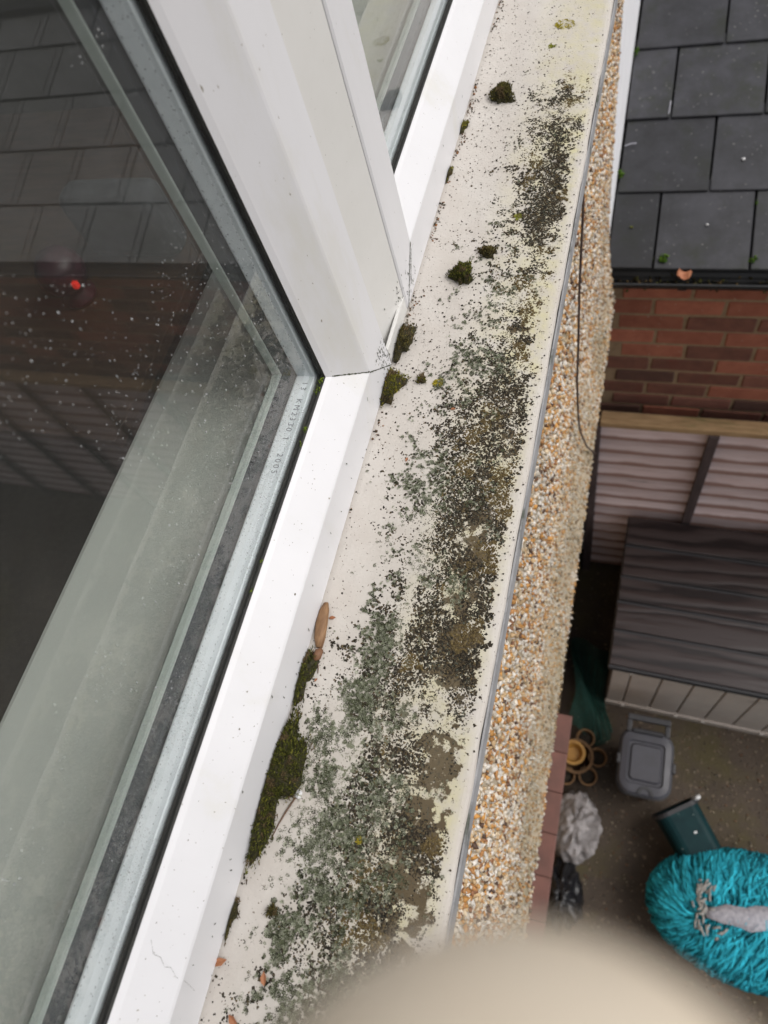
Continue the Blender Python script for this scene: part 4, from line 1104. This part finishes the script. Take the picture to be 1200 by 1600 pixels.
while x < XL1 - 0.05:
    w = 0.085 if i == 0 else 0.132
    fp = rbuild('front_panel', (x + 0.004, min(x + w, XL1 - 0.02) - 0.004, 0.918, 0.9348, GZ + 0.06, LZ - 0.075), M_beige, sb, bevel=0.004)
    x += w; i += 1
rbuild('top_trim', (XL0 + 0.02, XL1 - 0.02, 0.914, 0.9345, LZ - 0.0745, LZ - 0.0535), M_beige, sb, bevel=0.003)
rbuild('base_trim', (XL0 + 0.02, XL1 - 0.02, 0.908, 0.9346, GZ + 0.0, GZ + 0.059), M_beige, sb, bevel=0.006)
rbuild('side_panel', (XL0 + 0.018, XL0 + 0.0295, 0.92, 1.64, GZ + 0.0, LZ - 0.054), pm('dark_side', (0.10, 0.07, 0.055), (0.07, 0.05, 0.04), rough=0.6, scale=12, bump=0.2), sb, bevel=0.003)
for xx, zz in ((XL0 + 0.107, LZ - 0.068), (XL0 + 0.107, GZ + 0.045), (XL0 + 0.37, GZ + 0.05), (XL0 + 0.50, GZ + 0.05), (XL0 + 0.77, GZ + 0.05)):
    rbuild('clip', (xx - 0.011, xx + 0.011, 0.900, 0.9135, zz - 0.011, zz + 0.011), pm('pale_clip', (0.55, 0.5, 0.46), rough=0.5, bump=0), sb, bevel=0.005)

# ------------------------------------------------------------------ grey lidded caddy
bn = empty('lidded_bin', (0.50, 0.59, GZ), 'small dark grey lidded bin standing in front of the storage box', 'bin')
def rr(x0, x1, y0, y1, r, n=5):
    P = []
    for cx_, cy_, a0 in ((x1 - r, y1 - r, 0), (x0 + r, y1 - r, 90), (x0 + r, y0 + r, 180), (x1 - r, y0 + r, 270)):
        for k in range(n + 1):
            a = math.radians(a0 + 90 * k / n); P.append((cx_ + r * math.cos(a), cy_ + r * math.sin(a)))
    return P
def loft(loops, cap0=True, cap1=True):
    V, F = [], []
    n = len(loops[0][0])
    for pts, z in loops: V += [(p[0], p[1], z) for p in pts]
    for i in range(len(loops) - 1):
        for k in range(n): F.append((i * n + k, i * n + (k + 1) % n, (i + 1) * n + (k + 1) % n, (i + 1) * n + k))
    if cap0: F.append(tuple(range(n)))
    if cap1: F.append(tuple(range((len(loops) - 1) * n, len(loops) * n)))
    return V, F
bx0, bx1, by0, by1 = 0.378, 0.608, 0.432, 0.725
def tilt_bin(o): return o
build('body', *loft([(rr(bx0 + .03, bx1 - .03, by0 + .04, by1 - .03, .03), GZ + 0.001), (rr(bx0 + .006, bx1 - .006, by0 + .008, by1 - .008, .04), -3.125), (rr(bx0 - .006, bx1 + .006, by0 - .006, by1 + .004, .068), -3.12), (rr(bx0 - .006, bx1 + .006, by0 - .006, by1 + .004, .068), -3.105)]), M_bind, bn, smooth=False)
bl = build('lid', *loft([(rr(bx0, bx1, by0, by1, .065), -3.1045), (rr(bx0, bx1, by0, by1, .065), -3.085), (rr(bx0 + .008, bx1 - .008, by0 + .008, by1 - .008, .06), -3.076), (rr(bx0 + .034, bx1 - .034, by0 + .045, by1 - .055, .02), -3.072), (rr(bx0 + .038, bx1 - .038, by0 + .05, by1 - .06, .02), -3.082), (rr(bx0 + .046, bx1 - .046, by0 + .058, by1 - .068, .02), -3.082), (rr(bx0 + .052, bx1 - .052, by0 + .066, by1 - .076, .015), -3.071)]), M_binl, bn)
V, F = [], []
for k in range(9):
    a = math.pi * k / 8
    for r, z in ((0.036, -3.078), (0.036, -3.068), (0.022, -3.068), (0.022, -3.078)):
        V.append(((bx0 + bx1) / 2 + 0.01 + r * math.cos(a), by0 + 0.004 + r * math.sin(a), z))
for k in range(8):
    for j in range(4): F.append((k * 4 + j, k * 4 + (j + 1) % 4, (k + 1) * 4 + (j + 1) % 4, (k + 1) * 4 + j))
build('latch', V, F, M_bind, bl)
build('handle', *merge([boxv(bx0 + .02, bx1 - .02, by1 + .035, by1 + .062, -3.09, -3.066), boxv(bx0 + .02, bx0 + .042, by1 - .02, by1 + .0345, -3.085, -3.07), boxv(bx1 - .042, bx1 - .02, by1 - .02, by1 + .0345, -3.085, -3.07)]), M_bind, bn, bevel=0.004)
build('hinge_bar', *tube([(bx0 + .05, by1 - 0.012, -3.066), (bx1 - .05, by1 - 0.012, -3.066)], 0.011, 10), M_bind, bl)
for sx in (bx0 - .012, bx1 - .004):
    build('side_lug', *boxv(sx, sx + .018, 0.555, 0.60, -3.115, -3.08), M_bind, bn, bevel=0.005)

# ------------------------------------------------------------------ dark green trough lying down, open end up-left
gc = empty('green_trough', (0.74, 0.36, GZ), 'dark green plastic trough with a white-edged open end, half under the turquoise heap', 'trough')
ax = Vector((0.16, -0.22, -0.03)).normalized()           # from the mouth towards the heap
sd_ = Vector((0.76, 0.62, 0.0)); sd_ = (sd_ - ax * sd_.dot(ax)).normalized()
upv = sd_.cross(ax); upv = -upv if upv.z < 0 else upv
mouth = Vector((0.652, 0.435, -3.285))
def tr_loop(t, w, h, r):
    c = mouth + ax * t
    return [c + sd_ * p[0] + upv * p[1] for p in rr(-w, w, -h, h, r, 4)]
loops = [tr_loop(0.0, .100, .095, .045), tr_loop(0.02, .097, .092, .045), tr_loop(0.34, .088, .085, .04), tr_loop(0.35, .08, .077, .035), tr_loop(0.335, .08, .077, .035), tr_loop(0.02, .089, .084, .04), tr_loop(0.0, .092, .087, .04)]
n = len(loops[0]); V = [p for l in loops for p in l]
F = [(i * n + k, i * n + (k + 1) % n, ((i + 1) % 7) * n + (k + 1) % n, ((i + 1) % 7) * n + k) for i in range(7) for k in range(n) if i != 3]
F += [tuple(range(3 * n, 4 * n)), tuple(range(4 * n, 5 * n))]
build('shell', V, F, M_green, gc, bevel=0)
l0, l1 = tr_loop(-0.006, .104, .099, .047), tr_loop(0.012, .106, .101, .047)
l2, l3 = tr_loop(0.012, .1005, .0955, .045), tr_loop(-0.006, .091, .086, .04)
V = l0 + l1 + l2 + l3
build('rim', V, [(i * n + k, i * n + (k + 1) % n, ((i + 1) % 4) * n + (k + 1) % n, ((i + 1) % 4) * n + k) for i in range(4) for k in range(n)], M_bind, gc)
hook = [mouth + sd_ * (0.098 + 0.012 * math.sin(t)) * 1.0 + upv * (0.060 + 0.045 * math.cos(t)) + ax * (-0.008) for t in np.linspace(-1.7, 1.9, 12)]
build('white_edge', *tube(hook, 0.0095, 7), M_whitebit, gc, smooth=True)
for t, s in ((0.115, 0.015),):
    c = mouth + ax * t + sd_ * s + upv * (0.0925 - 0.02 * t)
    build('slot', [c - ax * .004 - sd_ * .006, c + ax * .004 - sd_ * .006, c + ax * .004 + sd_ * .006, c - ax * .004 + sd_ * .006] + [q - upv * 0.006 for q in (c - ax * .004 - sd_ * .006, c + ax * .004 - sd_ * .006, c + ax * .004 + sd_ * .006, c - ax * .004 + sd_ * .006)], [(0, 1, 2, 3), (4, 5, 6, 7), (0, 1, 5, 4), (1, 2, 6, 5), (2, 3, 7, 6), (3, 0, 4, 7)], M_whitebit, gc)

# ------------------------------------------------------------------ turquoise shaggy heap
tq = empty('yarn_heap', (0.98, 0.06, GZ), 'bright turquoise shaggy yarn heap with a grey felt strip across its top', 'yarn heap')
TC = np.array([1.00, 0.055, -3.30]); TR = np.array([0.425, 0.262, 0.225])
V, F = [], []
for i in range(10):
    ph = -math.pi / 2 * 0.62 + i / 9 * (math.pi / 2 * 1.62)
    for k in range(28):
        a = k * 2 * math.pi / 28
        w = 1 + 0.05 * math.sin(4 * a + 1) + 0.03 * math.sin(7 * a)
        V.append((TC[0] + TR[0] * 0.95 * w * math.cos(ph) * math.cos(a), TC[1] + TR[1] * 0.95 * w * math.cos(ph) * math.sin(a), max(GZ + 0.001, TC[2] + TR[2] * 0.95 * math.sin(ph))))
for i in range(9):
    for k in range(28): F.append((i * 28 + k, i * 28 + (k + 1) % 28, (i + 1) * 28 + (k + 1) % 28, (i + 1) * 28 + k))
core = build('core', V, F, pm('turquoise_backing', (0.008, 0.16, 0.22), (0.005, 0.08, 0.12), rough=1, scale=20, bump=0.5, bscale=80), tq, smooth=True)
def surf(p):    # project direction to the heap's surface
    q = (p - TC) / TR
    return TC + q / np.linalg.norm(q) * TR
VV, FF, CC = [], [], []
for s in range(2100):
    t = random.random()
    sp0 = np.array([0.70 + 0.62 * t, 0.010 + 0.135 * t, -3.08])
    side = random.choice((-1, 1))
    a = math.atan2(side, random.gauss(0, 0.35) - (1.6 * (0.16 - t) / 0.16 if t < 0.16 else 0) + (1.6 * (t - 0.85) / 0.15 if t > 0.85 else 0))
    if s % 6 == 0:
        sp0 = np.array([0.71, 0.012, -3.08]); a = math.pi + random.gauss(0, 0.75)
    dirv = np.array([math.cos(a), math.sin(a), 0.0])
    st = random.uniform(0.0, 0.20); ln = random.uniform(0.10, 0.24); r = random.uniform(0.0028, 0.0060)
    wv, wp = random.uniform(0.006, 0.026), random.uniform(0, 6)
    path = []
    for k in range(9):
        u_ = st + ln * k / 8
        q = sp0 + dirv * u_ * 1.0 + np.array([-dirv[1], dirv[0], 0]) * wv * math.sin(wp + k * 0.8)
        q[2] = TC[2] + TR[2] - 0.001 - 2.1 * u_ * u_ * 1.5
        q = surf(q)
        q = TC + (q - TC) * (1.0 + random.uniform(0.0, 0.02) + 0.03 * math.sin(wp + 0.5 * k))
        q[2] = max(q[2], GZ + 0.006)
        path.append(q)
    v, f = tube(path, [r * (0.6 + 0.5 * math.sin(math.pi * min(k + 1, 8) / 9)) for k in range(9)], 4)
    b = len(VV); VV += v; FF += [tuple(i + b for i in q) for q in f]
    CC += [random.choice((0.4, 0.75, 0.95, 1.1, 1.35)) * (0.75 if math.sin(17 * t) > 0.75 else 1.0)] * len(v)
off = np.array(tq.location)
me = bpy.data.meshes.new('yarn'); me.from_pydata([Vector(v) - tq.location for v in VV], [], FF)
at = me.attributes.new('Col', 'FLOAT_COLOR', 'POINT')
cc = np.ones((len(VV), 4), np.float32); cc[:, :3] = np.array(CC, np.float32)[:, None]
at.data.foreach_set('color', cc.reshape(-1)); me.polygons.foreach_set('use_smooth', [True] * len(me.polygons)); me.materials.append(M_yarn)
ya = link(bpy.data.objects.new('yarn', me), tq); tag(ya, kind='stuff')
V, F = [], []
for k in range(17):
    t = k / 16
    for w in (-1, 0, 1):
        ww = (0.020 + 0.042 * min(1, t * 1.6)) * w * (1 + 0.3 * math.sin(9 * t + w) + 0.15 * math.sin(31 * t + 2 * w))
        q = surf(np.array([0.74 + 0.60 * t - 0.22 * ww, 0.020 + 0.130 * t + ww, -3.06])); q = TC + (q - TC) * 1.06
        V.append(tuple(q))
for k in range(16):
    for j in range(2): F.append((k * 3 + j, k * 3 + j + 1, (k + 1) * 3 + j + 1, (k + 1) * 3 + j))
fs = build('felt_strip', V, F, M_felt, tq, smooth=True)
fs.modifiers.new('thick', 'SOLIDIFY').thickness = 0.008
# frayed pale threads at the left end
lst = []
for k in range(46):
    b = np.array([random.gauss(0.715, 0.030), random.gauss(0.085, 0.04), -3.07])
    if k > 30: b = np.array([random.gauss(0.74, 0.04), random.gauss(-0.05, 0.02), -3.07])
    a = random.gauss(1.0, 0.6); l = random.uniform(0.02, 0.055)
    pa = []
    for t in (0, 0.5, 1):
        q = surf(b + np.array([math.cos(a), math.sin(a), 0]) * l * t); pa.append(tuple(TC + (q - TC) * (1.055 + 0.02 * t)))
    lst.append(tube(pa, 0.0045, 5))
tag(build('pale_threads', *merge(lst), pm('pale_thread', (0.42, 0.41, 0.38), (0.28, 0.27, 0.26), rough=0.95, scale=60, bump=0.3), tq, smooth=True), kind='stuff')

# ------------------------------------------------------------------ bags, planter, netting by the wall foot
def bag(name, label, c, R_, mat, seed, neck=None, fq=(3, 10), amp=0.024):
    bm = bmesh.new(); bmesh.ops.create_icosphere(bm, subdivisions=5, radius=1.0)
    rs_ = random.Random(seed)
    pl = [(Vector([rs_.gauss(0, 1) for _ in range(3)]).normalized(), rs_.uniform(*fq), rs_.uniform(0, 6)) for _ in range(16)]
    for v in bm.verts:
        d = v.co.normalized()
        k = 1.0
        for q, fr, ph in pl: k += amp * (1 - abs(math.sin(fr * d.dot(q) + ph)) * 2)
        azm = math.atan2(d.y, d.x)
        k += 0.13 * (abs(math.sin(4.5 * azm + 2.2 * d.z + seed)) - 0.5) * max(0.0, 0.35 + 0.65 * d.z) + 0.05 * math.sin(11 * azm - 5 * d.z)* max(0.0, d.z)
        p = d * k
        p.z = max(p.z, -0.8)
        if neck and d.z > 0.75: p.z += (d.z - 0.75) * neck
        v.co = Vector((p.x * R_[0], p.y * R_[1], p.z * R_[2]))
    me = bpy.data.meshes.new(name); bm.to_mesh(me); bm.free()
    me.polygons.foreach_set('use_smooth', [True] * len(me.polygons)); me.materials.append(mat)
    o = link(bpy.data.objects.new(name, me)); o.location = c
    return tag(o, label, 'bag')
bag('plastic_bag', 'crumpled translucent grey plastic bag by the wall foot', (0.222, 0.255, GZ + 0.115), (0.122, 0.175, 0.14), M_bag, 4, neck=0.8, fq=(4, 13), amp=0.016)
bag('bin_bag', 'shiny black bin bag slumped nearest the camera by the wall', (0.195, -0.06, GZ + 0.115), (0.115, 0.165, 0.14), M_blackbag, 9, neck=0.7)

pt_ = empty('pocket_planter', (0.20, 0.57, GZ), 'brown planter with round pockets around an ochre ring, between netting and bag', 'planter')
def ringcup(cx_, cy_, r, z0, z1, th, mat, name, parent):
    L_ = []
    for rad, z in ((r * 0.75, z0), (r, z1), (r - th, z1), (r * 0.75 - th, z0 + 0.02)):
        L_.append(([(cx_ + rad * math.cos(k * math.pi / 9), cy_ + rad * math.sin(k * math.pi / 9)) for k in range(18)], z))
    return build(name, *loft(L_), mat, parent, smooth=False)
ringcup(0.185, 0.575, 0.085, GZ, -3.30, 0.012, M_terra, 'centre', pt_)
ringcup(0.170, 0.585, 0.060, -3.33, -3.27, 0.014, M_ochre, 'ring', pt_)
for k in range(6):
    a = math.radians(60 * k + 10)
    px_, py_ = 0.185 + 0.105 * math.cos(a), 0.575 + 0.105 * math.sin(a)
    if px_ < 0.12: continue
    q = ringcup(px_, py_, 0.046, -3.44, -3.315, 0.008, M_terra, 'pocket', pt_)
    build('soil', [(px_ + 0.036 * math.cos(i * .7854), py_ + 0.036 * math.sin(i * .7854), -3.345) for i in range(8)] + [(px_, py_, -3.335)], [(i, (i + 1) % 8, 8) for i in range(8)], M_soil, q)

# crumpled green garden netting
lst = []
def npt(u_, v_):
    x_ = 0.115 + 0.20 * u_ + 0.03 * math.sin(5 * v_ + 2 * u_)
    y_ = 0.70 + 0.50 * v_ + 0.03 * math.sin(6 * u_ + 1)
    z_ = GZ + 0.03 + 0.20 * max(0, 1 - u_) * (0.6 + 0.4 * math.sin(4.5 * v_ + 3 * u_)) + 0.035 * math.sin(11 * v_ + 7 * u_)
    return (x_, y_, max(z_, GZ + 0.006))
for i in range(26):
    lst.append(tube([npt(i / 25, k / 28) for k in range(29)], 0.0024, 4))
for i in range(44):
    lst.append(tube([npt(k / 18, i / 43) for k in range(19)], 0.0024, 4))
for i in range(4):
    lst.append(tube([npt(0.35 + 0.15 * i + 0.25 * k / 12, 0.9 - 0.85 * k / 12) for k in range(13)], 0.005, 5))
tag(build('garden_netting', *merge(lst), M_net), 'crumpled dark green garden netting in the corner behind the planter', 'netting')

# ------------------------------------------------------------------ the hand at the lens
def camp(x, yd, z):        # point given along the camera's right / down / forward
    return CAM + R_RIGHT * x + R_DOWN * yd + R_FWD * z
def skin(name, chain, mat, parent, sub=2):
    V, E, Rr = [], [], []
    for ch in chain:
        b = len(V)
        for k, (p, r) in enumerate(ch):
            V.append(p); Rr.append(r)
            if k: E.append((b + k - 1, b + k))
    return V, E, Rr
T0 = Vector((0.0030, 0.0149, 0.0262))
def cm(x, y, z): return camp(T0.x + x, T0.y + y, T0.z + z)
# vertices of one connected hand: wrist, palm, five fingers
J = {'wrist': (cm(0.075, 0.150, 0.040), 0.027), 'fore': (cm(0.115, 0.225, 0.055), 0.030), 'palm': (cm(0.052, 0.102, 0.026), 0.026),
     'k1': (cm(0.020, 0.066, 0.012), 0.0135), 'i1': (cm(0.010, 0.042, 0.004), 0.0128), 'i2': (cm(0.003, 0.020, 0.002), 0.0152), 'i3': (cm(0.0, 0.0040, 0.0), 0.0142),
     'k2': (cm(0.045, 0.064, 0.016), 0.0135), 'm1': (cm(0.048, 0.046, 0.030), 0.0100), 'm2': (cm(0.056, 0.054, 0.046), 0.0095), 'm3': (cm(0.060, 0.068, 0.052), 0.0085),
     'k3': (cm(0.064, 0.070, 0.018), 0.0125), 'r1': (cm(0.072, 0.056, 0.034), 0.0095), 'r2': (cm(0.078, 0.064, 0.050), 0.0090), 'r3': (cm(0.080, 0.077, 0.055), 0.0080),
     'k4': (cm(0.082, 0.082, 0.022), 0.0115), 'l1': (cm(0.092, 0.072, 0.036), 0.0085), 'l2': (cm(0.097, 0.080, 0.050), 0.0080), 'l3': (cm(0.098, 0.090, 0.054), 0.0072),
     'tb': (cm(0.022, 0.118, 0.036), 0.0170), 't1': (cm(0.000, 0.098, 0.038), 0.0125), 't2': (cm(-0.012, 0.084, 0.042), 0.0115), 't3': (cm(-0.018, 0.078, 0.044), 0.0095)}
EJ = [('wrist', 'fore'), ('wrist', 'palm'), ('palm', 'k1'), ('k1', 'i1'), ('i1', 'i2'), ('i2', 'i3'), ('palm', 'k2'), ('k2', 'm1'), ('m1', 'm2'), ('m2', 'm3'),
      ('palm', 'k3'), ('k3', 'r1'), ('r1', 'r2'), ('r2', 'r3'), ('palm', 'k4'), ('k4', 'l1'), ('l1', 'l2'), ('l2', 'l3'), ('wrist', 'tb'), ('tb', 't1'), ('t1', 't2'), ('t2', 't3')]
names = list(J)
me = bpy.data.meshes.new('person_hand')
me.from_pydata([J[k][0] for k in names], [(names.index(a), names.index(b)) for a, b in EJ], [])
me.materials.append(M_skin)
ho = link(bpy.data.objects.new('person_hand', me))
ho.modifiers.new('skin', 'SKIN')
for k, nm in enumerate(names):
    me.skin_vertices[0].data[k].radius = (J[nm][1], J[nm][1])
me.skin_vertices[0].data[0].use_root = True
ho.modifiers['skin'].use_smooth_shade = True
s_ = ho.modifiers.new('sub', 'SUBSURF'); s_.levels = 2; s_.render_levels = 3
tag(ho, 'blurred bare fingertip close to the lens at the bottom edge', 'person')
